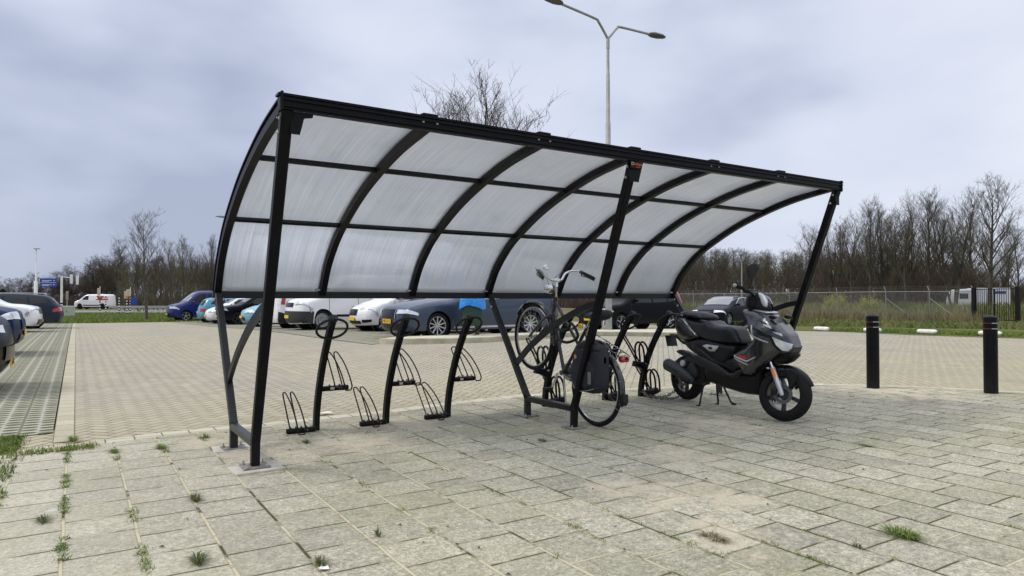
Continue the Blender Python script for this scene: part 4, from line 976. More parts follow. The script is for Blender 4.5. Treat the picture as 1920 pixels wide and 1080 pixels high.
# handlebar cover, bars, mirror
MH = Matrix.Translation((1.10, 0, 1.05)) @ Matrix.Rotation(STEER, 4, axis) @ Matrix.Translation((-1.10, 0, -1.05))
mb = MB(); mb.inflate(smooth_poly([(.985, 1.03), (.975, 1.12), (.985, 1.19), (1.05, 1.22), (1.13, 1.215), (1.20, 1.15), (1.255, 1.03), (1.14, 1.00)], 2), .095, .06, .03, sp=.025, wf=lambda x, z: 1.0-.35*S(x, 1.1, 1.25)); mb.xf(MH); hc = mb.build('handlebar_cover', M_gloss, sco, 60)
mb = MB(); mb.inflate(smooth_poly([(1.10, 1.205), (1.15, 1.20), (1.21, 1.12), (1.215, 1.06), (1.165, 1.065), (1.12, 1.13)], 2), .088, .03, .07, sp=.02); mb.xf(MH); mb.build('instrument_screen', M_silver, hc, 60)
for s in (-1, 1):
    mb = MB(); mb.tube(catmull([(1.06, s*.05, 1.17), (1.05, s*.14, 1.20), (1.02, s*.22, 1.215), (1.0, s*.30, 1.22)], 4), .012, 8); mb.xf(MH); hb_ = mb.build('handlebar', M_plastic, sco)
    mb = MB(); mb.tube([V((1.02, s*.21, 1.215)), V((.99, s*.335, 1.222))], .019, 10); mb.xf(MH); mb.build('grip', M_rubber, hb_)
    mb = MB(); mb.lathe([(0, 0), (.018, 0), (.018, .014), (0, .018)], (.989, s*.337, 1.222), (-.2, s*1, 0), 10); mb.xf(MH); mb.build('bar_end', M_bolt, hb_)
    mb = MB(); mb.tube(catmull([(1.05, s*.17, 1.20), (1.085, s*.20, 1.20), (1.07, s*.30, 1.19)], 4), .006, 6); mb.xf(MH); mb.build('brake_lever', M_plastic, hb_)
    mb = MB(); mb.box((1.03, s*.16, 1.205), (.06, .06, .05), ch=.01); mb.xf(MH); mb.build('switch_housing', M_plastic, hb_)
# only the right-hand mirror shows
mb = MB(); mb.tube(catmull([(1.05, -.17, 1.22), (1.075, -.19, 1.26), (1.085, -.20, 1.31)], 4), .007, 8); mb.xf(MH); ms = mb.build('mirror_stem', M_plastic, sco, 60)
mb = MB(); mb.inflate(smooth_poly([(-.028, -.10), (.02, -.09), (.075, .0), (.085, .07), (.05, .105), (-.02, .09), (-.06, .03)], 2), .020, .03, .006, sp=.018)
mb.xf(MH @ Matrix.Translation((1.085, -.215, 1.385)) @ Matrix.Rotation(R(48), 4, 'Z') @ Matrix.Scale(.85, 4)); mb.build('mirror', M_plastic, ms, 60)
# centre stand and side stand
mb = MB()
for s in (-1, 1): mb.tube(catmull([(.46, s*.06, .25), (.40, s*.09, .22), (.385, s*.115, .10), (.375, s*.13, .01), (.335, s*.13, .002)], 4), .011, 8)
mb.build('centre_stand', M_plastic, sco)
mb = MB(); mb.tube([V((.50, .08, .24)), V((.56, .14, .05)), V((.58, .16, .04))], .010, 8); mb.box((.58, .16, .035), (.05, .03, .02)); mb.build('side_stand', M_plastic, sco)

# lock chain between the last stand and the scooter wheel
ch = MB()
cp = catmull([(5.60, 5.90, .10), (5.52, 5.76, .05), (5.60, 5.60, .035), (5.74, 5.52, .045), (5.80, 5.50, .10), (5.84, 5.52, .17), (5.83, 5.60, .12), (5.76, 5.72, .03), (5.66, 5.84, .03), (5.60, 5.97, .08)], 8)
acc = [cp[0]]
for p in cp[1:]:
    while (p-acc[-1]).length > .030: acc.append(acc[-1]+(p-acc[-1]).normalized()*.030)
for i in range(len(acc)-1):
    a, b_ = acc[i], acc[i+1]; d = (b_-a).normalized(); u, v_ = frame(d)
    if i % 2: u, v_ = v_, u
    c = (a+b_)/2
    ch.tube([c+d*math.cos(k*math.pi/4)*.022+u*math.sin(k*math.pi/4)*.013 for k in range(8)], .0052, 5, True)
tag(ch.build('lock_chain', mat('chain_steel', (.14, .13, .12), .4, .8, var=.4, scale=20), smooth=60), 'heavy steel chain lying from the stand foot to the rear wheel of the scooter', 'chain')

# ------------------------------------------------------------------ bollards
def bollard(loc, label, rz):
    t = empty('bollard', label, 'bollard', (*loc, .0), rz, group='black bollards at the edge of the paving')
    mb = MB(); r = .076
    mb.lathe([(r, -.02), (r, .925), (r*.99, .94), (r*.8, .952), (0, .968)], (0, 0, 0), (0, 0, 1), 28); b = mb.build('post', M_frame, t, 40)
    for z in (.862, .795):
        for a0, a1, m in ((-60, 20, mat('worn_reflector', (.32, .32, .33), .5)), (25, 112, mat('red_reflector', (.09, .008, .012), .4)), (118, 235, mat('worn_reflector', (.32, .32, .33), .5))):
            mb = MB(); n = 10; vs = []
            for i in range(n+1):
                a = R(a0+(a1-a0)*i/n)
                for zz in (z, z+.011): vs.append((math.cos(a)*(r+.0012), math.sin(a)*(r+.0012), zz))
            mb.add(vs, [(2*i, 2*i+2, 2*i+3, 2*i+1) for i in range(n)]); mb.build('reflective_band', m, t, 60)
    return t
bollard((8.70, 4.93), 'black steel bollard with two reflective bands, nearer to the scooter', R(95))
bollard((9.43, 3.88), 'black steel bollard with two reflective bands in front of the iron gate', R(95))

# ------------------------------------------------------------------ vehicles
# each body is a side outline (x rearwards from the front bumper, z up) with rounded shoulders, tumblehome and a bowed nose and tail
class Body:
    def __init__(s, L, W, H, top, arches, sill=.22, belt=.95, tum=.24, rnd=.13, bow=.15, wr=.33):
        s.L, s.W, s.H, s.belt, s.tum, s.rnd, s.bow, s.wr, s.ar = L, W, H, belt, tum, rnd, bow, wr, arches
        T = [(p.x, p.z) for p in catmull([(a, 0, b) for a, b in top], 5)]
        s.top = []
        for p in T:
            if not s.top or math.hypot(p[0]-s.top[-1][0], p[1]-s.top[-1][1]) > .03: s.top.append(p)
        s.acc = [0]
        for a, b in zip(s.top, s.top[1:]): s.acc.append(s.acc[-1]+math.hypot(b[0]-a[0], b[1]-a[1]))
        bot = []
        for xc, r in reversed(arches):
            for i in range(15):
                a = math.pi*i/14; zz = s.wr+r*math.sin(a)-.0; bot.append((xc+r*math.cos(a), max(zz if i not in (0, 14) else sill, sill)))
        s.out = s.top+bot; s.NT = np.array(s.top); s.sill = sill
    def hw(s, x, z):
        h = s.W/2-(max(0, z-s.belt)*s.tum)-.05*max(0, (.45-z))-.02*abs(z-.62)
        return h
    def d_top(s, P): return dist_poly(P, s.NT, False)
    def half(s, x, z, d):
        t = min(d/s.rnd, 1); return s.hw(x, z)-s.rnd*(1-math.sqrt(max(0, 1-(1-t)**2)))
    def warp(s, p):
        x, y, z = p; q = (abs(y)/(s.W/2))**2.4
        wf = 1-S(x, 0, 1.0); wb = S(x, s.L-.9, s.L)
        return (x+s.bow*q*wf-s.bow*.7*q*wb, y, z)
    def at_s(s, u):
        u = min(max(u, 0), s.acc[-1]); i = 0
        while i < len(s.acc)-2 and s.acc[i+1] < u: i += 1
        t = (u-s.acc[i])/(s.acc[i+1]-s.acc[i]); a, b = s.top[i], s.top[i+1]
        dx, dz = b[0]-a[0], b[1]-a[1]; L = math.hypot(dx, dz)
        return (a[0]+dx*t, a[1]+dz*t), (dz/L, -dx/L)
    def sz(s, z, front=True):
        best = None; rng = range(len(s.top)) if front else range(len(s.top)-1, -1, -1)
        for i in rng:
            if s.top[i][1] >= z: return s.acc[i]
        return s.acc[-1]
    def sx(s, x):
        for i, p in enumerate(s.top):
            if p[0] >= x and p[1] > .6: return s.acc[i]
        return s.acc[-1]
    def pt(s, u, wv, lift=.0):
        """u along the outline, wv across: on the strip up to its edge, then down the side"""
        (x, z), n = s.at_s(u); h0 = s.half(x, z, 0); sg = 1 if wv >= 0 else -1; a = abs(wv)
        crown = .035*(1-min(1, a/h0)**2)
        if a <= h0: p = (x-n[0]*(crown+lift)*1, sg*a, z-n[1]*(crown+lift)); return s.warp(p)
        d = a-h0; xx, zz = x+n[0]*d, z+n[1]*d; dd = float(s.d_top(np.array([(xx, zz)]))[0])
        y = s.half(xx, zz, dd)
        t = min(1, d/s.rnd); return s.warp((xx-n[0]*lift*(1-t), sg*(y+lift*t+lift*.3), zz-n[1]*lift*(1-t)))
    def body(s):
        mb = MB(); o = s.out; pts = []
        for i in range(len(o)): 
            a, b = o[i], o[(i+1) % len(o)]; L = math.hypot(b[0]-a[0], b[1]-a[1]); k = max(1, int(L/.12)) if i >= len(s.top)-1 else 1
            for j in range(k): pts.append((a[0]+(b[0]-a[0])*j/k, a[1]+(b[1]-a[1])*j/k))
        N = np.array(pts); cand = []
        for x in np.arange(.06, s.L, .11):
            for z in np.arange(s.sill+.06, s.H, .09): cand.append((x, z))
        u = 0
        while u < s.acc[-1]:
            (x, z), n = s.at_s(u)
            for q in (.04, .16, .42, .8): cand.append((x+n[0]*s.rnd*q, z+n[1]*s.rnd*q))
            u += .06
        C = np.array(cand); ins = inside(C, N); C = C[ins]; D = dist_poly(C, N); C = C[D > .004]
        seen = set(); keep = []
        for p in C:
            k = (round(p[0]/.018), round(p[1]/.018))
            if k not in seen: seen.add(k); keep.append(p)
        r = delaunay_2d_cdt([V(p) for p in pts]+[V((float(a), float(b))) for a, b in keep], [], [list(range(len(pts)))], 1, 1e-6)
        co = np.array([(p.x, p.y) for p in r[0]]); dt = s.d_top(co); n_ = len(co)
        A = [s.warp((p[0], -s.half(p[0], p[1], d), p[1])) for p, d in zip(co, dt)]; B = [(a[0], -a[1], a[2]) for a in A]
        mb.add(A+B, [tuple(f) for f in r[2]]+[tuple(i+n_ for i in reversed(f)) for f in r[2]])
        ny = 8; vs = []; fs = []
        for i, (x, z) in enumerate(s.top):
            u = s.acc[i]; h0 = s.half(x, z, 0)
            for j in range(ny+1): vs.append(s.pt(u, h0*(2*j/ny-1)*.99999))
            if i: fs += [((i-1)*(ny+1)+j, i*(ny+1)+j, i*(ny+1)+j+1, (i-1)*(ny+1)+j+1) for j in range(ny)]
        mb.add(vs, fs); return mb
    def patch(s, u0, u1, w0, w1, lift=.006, nu=8, nw=8, skew=0.0, u0b=None, u1b=None):
        """a curved panel on the skin; u0b/u1b give the limits at the w1 end"""
        u0b = u0 if u0b is None else u0b; u1b = u1 if u1b is None else u1b
        vs = []; fs = []
        for i in range(nu+1):
            for j in range(nw+1):
                f = j/nw; a = u0+(u0b-u0)*f; b = u1+(u1b-u1)*f; vs.append(s.pt(a+(b-a)*i/nu, w0+(w1-w0)*f, lift))
        for i in range(nu):
            for j in range(nw): q = i*(nw+1)+j; fs.append((q, q+nw+1, q+nw+2, q+1))
        return vs, fs
    def side(s, o, sgn, lift=.004, sp=.10):
        pts = resample(o, sp); N = np.array(pts); x0, z0 = N.min(0); x1, z1 = N.max(0)
        C = [(a, b) for a in np.arange(x0, x1, sp) for b in np.arange(z0, z1, sp)]
        C = np.array(C); C = C[inside(C, N)]; C = C[dist_poly(C, N) > sp*.3] if len(C) else C
        r = delaunay_2d_cdt([V(p) for p in pts]+[V((float(a), float(b))) for a, b in C], [], [list(range(len(pts)))], 1, 1e-6)
        co = np.array([(p.x, p.y) for p in r[0]]); dt = s.d_top(co)
        vs = [s.warp((p[0], sgn*(s.half(p[0], p[1], d)+lift), p[1])) for p, d in zip(co, dt)]
        return vs, [tuple(f) for f in r[2]]
M_under = mat('underbody', (.008, .008, .008), .9)
M_wind = mat('windscreen_glass', (.05, .065, .075), .04, var=.05, spec=1.0, coat=.8, rvar=0)
def vehicle(name, label, cat, B, loc, rz, pm, wins, rim='alloy', grille=None, plate=True, trim=None, rearlight=None, headl=None, front_dark=None, group=None, spokes=5, stripe=None, text_=None, rail=False, wind=None, rearw=None, bodyname='body', blackside=None, fog=False, mirrors=True, side_parts=(), wiper=False):
    t = empty(name, label, cat, (loc[0], loc[1], g(*loc)+.012), rz, group)
    B.body().build(bodyname, pm, t, 45)
    mb = MB(); mb.box((B.L/2, 0, B.sill+.16), (B.L-.5, B.W-.56, .30)); mb.build('underbody', M_under, t, 0)
    # wheel wells
    for xc, r in B.ar:
        for sg in (-1, 1):
            mb = MB(); R_ = B.wr; c = V((xc, sg*(B.W/2-.135), R_)); q = .70
            mb.lathe([(R_*q, -.10), (R_*.93, -.105), (R_, -.07), (R_, .07), (R_*.93, .105), (R_*q, .10)], c, (0, sg, 0), 32); wo = mb.build('wheel', M_rubber, t, 40)
            ww_ = MB(); ww_.lathe([(r+.02, 0), (r+.02, .24), (0, .24)], (xc, sg*(B.W/2-.03), B.wr), (0, -sg, 0), 28); ww_.build('wheel_well', M_under, t, 40)
            mb = MB(); mm = {'alloy': M_alloy, 'dark': M_darkrim, 'steel': mat('steel_rim', (.30, .31, .32), .4, .5), 'white': M_silver}[rim]
            mb.lathe([(R_*(q-.05), .03), (R_*(q-.03), .10), (R_*q, .103), (R_*q, .0)], c, (0, sg, 0), 32)
            mb.lathe([(0, .075), (.05, .075), (.06, .06), (.06, .02)], c, (0, sg, 0), 16)
            if rim == 'steel':
                mb.lathe([(R_*.12, .06), (R_*.34, .085), (R_*.42, .05), (R_*.66, .045)], c, (0, sg, 0), 32)
            else:
                for k in range(spokes):
                    a = 2*math.pi*k/spokes+.3; d = V((math.cos(a), 0, math.sin(a)))
                    mb.bar(c+d*.04+V((0, sg*.062, 0)), c+d*R_*(q-.03)+V((0, sg*.082, 0)), .03, .05 if spokes > 7 else .085, (0, sg, 0)); 
            mb.build('rim', mm, wo, 30)
            mb = MB(); mb.lathe([(0, .0), (R_*(q-.02), .0)], c, (0, sg, 0), 24); mb.build('wheel_back', M_under, wo, 0)
    if wind: vs, fs = B.patch(B.sx(wind[0]), B.sx(wind[1]), -B.hw(wind[1], B.H)*.90, B.hw(wind[1], B.H)*.90, .005, 8, 10); MB().add(vs, fs).build('windscreen', M_wind, t, 60)
    if rearw: vs, fs = B.patch(B.sx(rearw[0]), B.sz(rearw[1], False), -B.W*.36, B.W*.36, .005, 6, 8); MB().add(vs, fs).build('rear_window', M_glass, t, 60)
    for sg in (-1, 1):
        for wn in wins:
            vs, fs = B.side(wn, sg, .004); MB().add(vs, fs).build('side_window', M_glass, t, 60)
        if trim:
            vs, fs = B.side(trim, sg, .006); MB().add(vs, fs).build('side_trim', M_plastic, t, 60)
        for (nm, poly, mm, lf) in side_parts:
            vs, fs = B.side(poly, sg, lf, .05); MB().add(vs, fs).build(nm, mm, t, 60)
        if mirrors:
            mx, mz = wins[0][0][0]+.12, B.belt+.10
            mb = MB(); mb.inflate(smooth_poly([(mx, mz-.06), (mx+.02, mz+.05), (mx+.10, mz+.07), (mx+.13, mz), (mx+.10, mz-.07)], 1), .09, .05, .02, sp=.04, yc=sg*(B.W/2+.06)); mb.build('door_mirror', pm if not front_dark else M_plastic, t, 60)
        if headl:
            z0, z1, w0, w1, zs = headl; h = B.half(0, .7, 0)
            vs, fs = B.patch(B.sz(z0), B.sz(z1), sg*w0, sg*w1, .026, 6, 18, u0b=B.sz(z0+zs*.6), u1b=B.sz(z1+zs*.15)); MB().add(vs, fs).build('headlight', M_lamp, t, 60)
        if rearlight:
            z0, z1, w0, w1 = rearlight
            vs, fs = B.patch(B.sz(z1, False), B.sz(z0, False), sg*w0, sg*w1, .018, 6, 12); MB().add(vs, fs).build('tail_light', M_red, t, 60)
        if fog: vs, fs = B.patch(B.sz(fog[0]), B.sz(fog[1]), sg*fog[2], sg*fog[3], .016, 4, 8); MB().add(vs, fs).build('fog_light_recess', M_gloss, t, 60)
        if rail:
            mb = MB(); zt = B.H+.03; yy = B.hw(2.5, B.H)-.10
            mb.tube(catmull([(rail[0], sg*yy, zt-.06), (rail[0]+.12, sg*yy, zt), (rail[1]-.12, sg*yy, zt-.0), (rail[1], sg*yy, zt-.07)], 4), .015, 6); mb.build('roof_rail', M_silver if rail[2] else M_plastic, t, 60)
    if grille:
        for (z0, z1, w_, m_) in grille:
            vs, fs = B.patch(B.sz(z0), B.sz(z1), -w_, w_, .014+.004*(m_ is M_gloss), 5, 14); MB().add(vs, fs).build('grille', m_, t, 60)
    if front_dark:
        z0, z1, w_ = front_dark; vs, fs = B.patch(B.sz(z0), B.sz(z1), -w_, w_, .012, 6, 30); MB().add(vs, fs).build('bumper', mat('bumper_plastic', (.022, .023, .025), .6, var=.15), t, 60)
    for (pz, rear) in ([(plate if plate is not True else .42, False)] if plate else [])+([(.62, True)] if rearlight else []):
        (x, z), n = B.at_s(B.sz(pz)) if not rear else B.at_s(B.sz(pz, False))
        mb = MB(); mb.box((x-.052 if not rear else x+.045, 0, pz), (.012, .52, .11)); pl = mb.build('number_plate', M_plate, t, 0)
        if text_ and not rear:
            tx = text(text_, .105, (x-.060, 0, pz), (R(90), 0, R(-90)), M_ink, pl, 'plate_characters')
    return t

estate = Body(4.86, 1.86, 1.47, [(.10, .20), (.02, .32), (.0, .52), (.03, .68), (.12, .79), (.5, .885), (1.0, .955), (1.38, 1.0), (1.85, 1.24), (2.2, 1.40), (2.6, 1.465), (3.3, 1.465), (4.0, 1.41), (4.40, 1.32), (4.66, 1.05), (4.78, .93), (4.84, .72), (4.86, .5), (4.78, .28), (4.70, .22)], [(.95, .375), (3.79, .375)], .21, .98)
hatch = Body(3.68, 1.66, 1.48, [(.10, .20), (.02, .32), (.0, .48), (.03, .64), (.14, .76), (.55, .92), (.88, 1.0), (1.40, 1.33), (1.75, 1.45), (2.3, 1.48), (2.9, 1.45), (3.25, 1.36), (3.48, 1.08), (3.56, .92), (3.62, .70), (3.66, .48), (3.60, .30), (3.52, .24)], [(.72, .335), (3.05, .335)], .22, .98, wr=.295, bow=.26)
compact = Body(4.35, 1.80, 1.47, [(.10, .20), (.02, .32), (.0, .50), (.03, .66), (.14, .77), (.55, .89), (1.05, .98), (1.7, 1.30), (2.05, 1.43), (2.6, 1.475), (3.2, 1.43), (3.8, 1.27), (4.15, 1.08), (4.27, .95), (4.33, .72), (4.35, .5), (4.28, .3), (4.2, .22)], [(.88, .365), (3.54, .365)], .21, .97)
suv = Body(4.35, 1.82, 1.60, [(.10, .24), (.02, .36), (.0, .56), (.03, .76), (.12, .90), (.55, .99), (1.05, 1.06), (1.6, 1.40), (1.95, 1.55), (2.6, 1.60), (3.4, 1.57), (3.95, 1.46), (4.22, 1.15), (4.32, .98), (4.36, .7), (4.34, .42), (4.25, .28)], [(.88, .385), (3.50, .385)], .26, 1.05, wr=.34)
mpv = Body(4.40, 1.84, 1.74, [(.10, .24), (.02, .36), (.0, .56), (.03, .76), (.12, .92), (.55, 1.02), (1.05, 1.10), (1.6, 1.48), (1.95, 1.66), (2.6, 1.74), (3.5, 1.73), (4.0, 1.68), (4.22, 1.40), (4.34, 1.05), (4.38, .7), (4.36, .42), (4.27, .28)], [(.88, .385), (3.50, .385)], .26, 1.08, wr=.34)
van = Body(4.95, 1.92, 1.92, [(.10, .22), (.02, .36), (.0, .60), (.03, .82), (.12, .97), (.45, 1.08), (.85, 1.20), (1.30, 1.60), (1.62, 1.83), (2.0, 1.91), (3.0, 1.925), (4.4, 1.91), (4.82, 1.84), (4.90, 1.4), (4.94, .9), (4.95, .5), (4.90, .28)], [(.92, .39), (3.95, .39)], .24, 1.12, tum=.16, wr=.34, rnd=.16, bow=.24)
EW = [[(1.62, 1.0), (2.28, 1.36), (2.72, 1.39), (2.68, 1.0)], [(2.76, 1.0), (2.80, 1.39), (3.55, 1.375), (3.62, 1.02)], [(3.70, 1.03), (3.63, 1.37), (4.12, 1.30), (4.40, 1.10)]]
HW_ = [[(1.12, 1.02), (1.62, 1.36), (2.15, 1.40), (2.15, 1.02)], [(2.22, 1.02), (2.22, 1.40), (2.85, 1.36), (3.10, 1.10)]]
CW = [[(1.55, 1.0), (2.15, 1.34), (2.62, 1.39), (2.58, 1.0)], [(2.66, 1.0), (2.70, 1.39), (3.25, 1.33), (3.42, 1.03)], [(3.48, 1.04), (3.33, 1.31), (3.65, 1.22), (3.88, 1.08)]]
SW = [[(1.40, 1.09), (1.98, 1.46), (2.48, 1.51), (2.46, 1.09)], [(2.54, 1.09), (2.56, 1.51), (3.20, 1.48), (3.35, 1.12)], [(3.42, 1.13), (3.28, 1.47), (3.75, 1.42), (3.95, 1.20)]]
VW_ = [[(1.16, 1.20), (1.70, 1.70), (2.10, 1.76), (2.10, 1.17)], [(2.25, 1.18), (2.25, 1.76), (3.30, 1.76), (3.30, 1.18)]]
p_blue = paint('slate_blue_paint', (.040, .062, .098), .32, .35, .3); p_white = paint('white_car_paint', (.74, .75, .76), .3); p_black = paint('black_car_paint', (.004, .0045, .007), .3, .0, .12)
p_navy = paint('navy_paint', (.006, .010, .115), .25, .1, .3); p_sky = paint('light_blue_paint', (.17, .38, .47), .3); p_sky2 = paint('turquoise_paint', (.07, .27, .36), .3)
p_grey = paint('grey_blue_paint', (.026, .035, .050), .35, .2, .12); p_ford = paint('dark_blue_paint', (.010, .022, .060), .33, .2, .15)
LINE = mat('panel_gap', (.012, .013, .016), .6)
G = 'cars parked in the row behind the shelter'; GL = 'cars parked on the left-hand strip'
def line(x0, z0, x1, z1, w=.008): return [(x0-w, z0), (x0+w, z0), (x1+w, z1), (x1-w, z1)]
vehicle('parked_car', 'slate blue estate car with bright multi-spoke wheels behind the litter bin', 'car', estate, (6.74, 16.40), 0, p_blue, EW, spokes=10, wind=(1.45, 2.2), rearw=(4.42, 1.0),
    grille=[(.485, .725, .43, M_chrome), (.50, .705, .40, M_gloss), (.24, .37, .66, M_gloss)], headl=(.60, .69, .50, 1.04, .07), plate=.44, text_='HBD-27-Z', rearlight=(.78, .92, .45, 1.1), rail=(2.3, 4.2, True), group=G, fog=(.28, .38, .62, .80),
    side_parts=[('door_gap', line(1.62, .32, 1.60, .98), LINE, .003), ('door_gap', line(2.70, .30, 2.72, .98), LINE, .003), ('door_gap', line(3.42, .55, 3.60, .98), LINE, .003), ('sill_trim', [(1.40, .255), (3.30, .265), (3.30, .315), (1.40, .300)], M_silver, .006), ('door_handle', [(2.50, .82), (2.66, .82), (2.66, .845), (2.50, .845)], p_blue, .02), ('door_handle', [(3.38, .84), (3.54, .84), (3.54, .865), (3.38, .865)], p_blue, .02), ('crease_shade', [(1.2, .765), (4.3, .80), (4.3, .81), (1.2, .775)], LINE, .002), ('window_chrome', [(1.58, .985), (4.45, 1.06), (4.45, 1.075), (1.58, 1.0)], M_chrome, .006)])  # the crease strip is the body fold's shade drawn as a dark line
vehicle('parked_car', 'black car mostly hidden behind the nose of the slate blue estate', 'car', compact, (7.75, 18.95), 0, p_black, CW, wind=(1.2, 2.0), grille=[(.45, .66, .38, M_gloss)], headl=(.6, .69, .5, .95, .06), plate=.42, group=G)
vehicle('parked_car', 'small white hatchback with a dark grille, between the white van and the slate blue estate', 'car', hatch, (7.55, 21.35), 0, p_white, HW_, wind=(1.0, 1.65), rearw=(3.3, 1.0), grille=[(.50, .66, .34, M_gloss), (.24, .33, .50, M_plastic)], headl=(.64, .74, .40, 1.02, .15), plate=.40, group=G, fog=(.27, .37, .56, .76),
    side_parts=[('door_gap', line(1.15, .3, 1.10, 1.0), LINE, .003), ('door_gap', line(2.18, .3, 2.18, 1.0), LINE, .003)])
vehicle('parked_van', 'white van with an unpainted dark bumper and steel wheels facing the lane', 'van', van, (6.18, 24.05), 0, p_white, VW_[:1], rim='steel', wind=(.9, 1.55), front_dark=(.24, .62, 1.10), grille=[(.76, .90, .48, M_gloss)], headl=(.84, .97, .56, 1.22, .08), plate=.45, group=G,
    side_parts=[('door_gap', line(1.15, .3, 1.15, 1.15), LINE, .003), ('door_gap', line(2.18, .3, 2.18, 1.75), LINE, .003), ('side_moulding', [(1.4, .45), (3.5, .45), (3.5, .53), (1.4, .53)], M_plastic, .008), ('cladding', [(.0, .24), (.46, .24), (.50, .62), (.40, .66), (.10, .60)], mat('bumper_plastic', (.022, .023, .025), .6, var=.15), .016)])
vehicle('parked_van', 'white van parked tail first with a tall red and white tail lamp', 'van', van, (11.15, 26.95), R(180), p_white, VW_[:1], rim='steel', wind=(.9, 1.55), plate=False, rearlight=(.95, 1.40, .86, 1.0), group=G, side_parts=[('side_moulding', [(1.4, .45), (3.5, .45), (3.5, .53), (1.4, .53)], M_plastic, .008), ('bumper_corner', [(4.5, .26), (4.94, .26), (4.94, .72), (4.6, .60)], M_plastic, .008)])
vehicle('parked_car', 'light blue rounded hatchback facing the lane beside the black car', 'car', hatch, (6.45, 33.2), 0, p_sky, HW_, wind=(1.0, 1.65), grille=[(.30, .42, .45, M_gloss)], headl=(.60, .74, .40, .98, .10), plate=.46, group=G)
vehicle('parked_car', 'black hatchback with dark wheels behind the nearest rear post', 'car', suv, (6.4, 39.4), 0, p_black, SW, rim='dark', wind=(1.2, 1.9), headl=(.74, .84, .5, 1.0, .05), grille=[(.5, .7, .4, M_gloss)], plate=.45, group=G)
vehicle('parked_car', 'small white car with black zigzag panels, in front of the turquoise one', 'car', hatch, (6.2, 41.9), 0, p_white, HW_, wind=(1.0, 1.65), rim='dark', headl=(.6, .72, .45, .95, .10), plate=.42, group=G, side_parts=[('black_panel', [(.30, .35), (.45, .30), (.95, .85), (.55, 1.0), (.35, .95), (.70, .82)], M_gloss, .006), ('black_panel', [(1.3, .30), (1.7, .30), (2.2, .9), (1.8, .9)], M_gloss, .006)])
vehicle('parked_car', 'turquoise small car parked tail first beside the dark blue van', 'car', hatch, (9.8, 44.6), R(180), p_sky2, HW_, wind=(1.0, 1.65), rearw=(3.3, 1.0), rearlight=(.62, .80, .48, .92), plate=False, group=G)
vehicle('parked_van', 'dark blue passenger van at the far end of the row of parked cars', 'van', van, (4.9, 48.4), R(4), p_navy, VW_, spokes=5, wind=(.9, 1.55), headl=(.76, .90, .46, 1.12, .06), grille=[(.80, .88, .42, M_gloss), (.30, .45, .5, M_gloss)], plate=.45, group=G)
vehicle('parked_car', 'black hatchback with a tall red tail lamp seen beyond the scooter seat', 'car', mpv, (16.92, 20.85), R(0), p_black, SW, wind=(1.2, 1.9), headl=(.72, .84, .48, 1.05, .08), grille=[(.5, .7, .4, M_gloss)], plate=.45, rearlight=(1.0, 1.62, .62, .98), group=G, side_parts=[('door_gap', line(1.42, .35, 1.38, 1.05), LINE, .003)])
vehicle('parked_car', 'dark blue five-door hatchback parked by the grass verge in front of the wire fence', 'car', compact, at(1322, 34.5), R(14), paint('midnight_paint', (.005, .006, .014), .3, .0, .15), CW, wind=(1.1, 2.0), headl=(.62, .72, .45, 1.05, .08), grille=[(.5, .62, .45, M_gloss)], plate=.42, rearlight=(.78, .92, .45, 1.0), side_parts=[('window_chrome', [(1.52, 1.0), (2.13, 1.36), (2.62, 1.415), (3.25, 1.36), (3.9, 1.10), (3.9, 1.125), (3.25, 1.385), (2.62, 1.44), (2.1, 1.385), (1.48, 1.0)], M_chrome, .006)])
vehicle('parked_car', 'black car at the left edge with a yellow number plate, nearest of the left row', 'car', suv, (-.72, 10.95), R(180), p_black, SW, wind=(1.2, 1.9), headl=(.7, .8, .5, 1.0, .05), grille=[(.38, .55, .5, M_gloss)], plate=.34, text_='K-482-TB', group=GL)
vehicle('parked_car', 'dark blue hatchback with clear headlights in the left row', 'car', suv, (-.95, 17.85), R(180), p_ford, SW, wind=(1.2, 1.9), headl=(.70, .85, .50, 1.12, .05), grille=[(.50, .72, .42, M_gloss), (.30, .40, .5, M_gloss)], plate=.44, group=GL, fog=(.30, .38, .66, .84))
vehicle('parked_car', 'white car with slanted dark headlights in the left row', 'car', suv, (-1.1, 31.4), R(180), p_white, SW, wind=(1.2, 1.9), headl=(.80, .92, .50, 1.12, .06), grille=[(.66, .86, .55, M_gloss), (.28, .46, .70, M_gloss)], plate=.42, group=GL)
vehicle('parked_car', 'grey estate car parked nose in, red tail lamp and roof rails', 'car', estate, (-5.35, 36.6), 0, p_grey, EW, wind=(1.45, 2.2), rearw=(4.42, 1.0), rearlight=(.70, .88, .52, 1.05), rail=(2.2, 4.2, True), plate=False, group=GL)
x_, y_ = at(-5, 60)
vehicle('parked_van', 'pale van roof showing above the grey estate car', 'van', van, (x_-3, y_), R(180), p_sky, VW_[:1], wind=(.9, 1.55), plate=.45)
# van on the far road with a red and orange band
x_, y_ = at(144, 93)
vehicle('delivery_van', 'white van with a red band driving past on the far road', 'van', van, (x_, y_), R(-31), p_white, VW_[:1], rim='dark', wind=(.9, 1.55), plate=False, side_parts=[('red_band', [(3.0, 1.15), (3.3, 1.35), (4.85, 1.35), (4.85, 1.15)], M_redp, .006), ('orange_band', [(3.4, 1.42), (4.8, 1.42), (4.8, 1.62), (3.8, 1.62)], mat('rose_print', (.62, .25, .2), .5), .006), ('side_moulding', [(1.4, .40), (4.6, .40), (4.6, .52), (1.4, .52)], M_plastic, .008)])
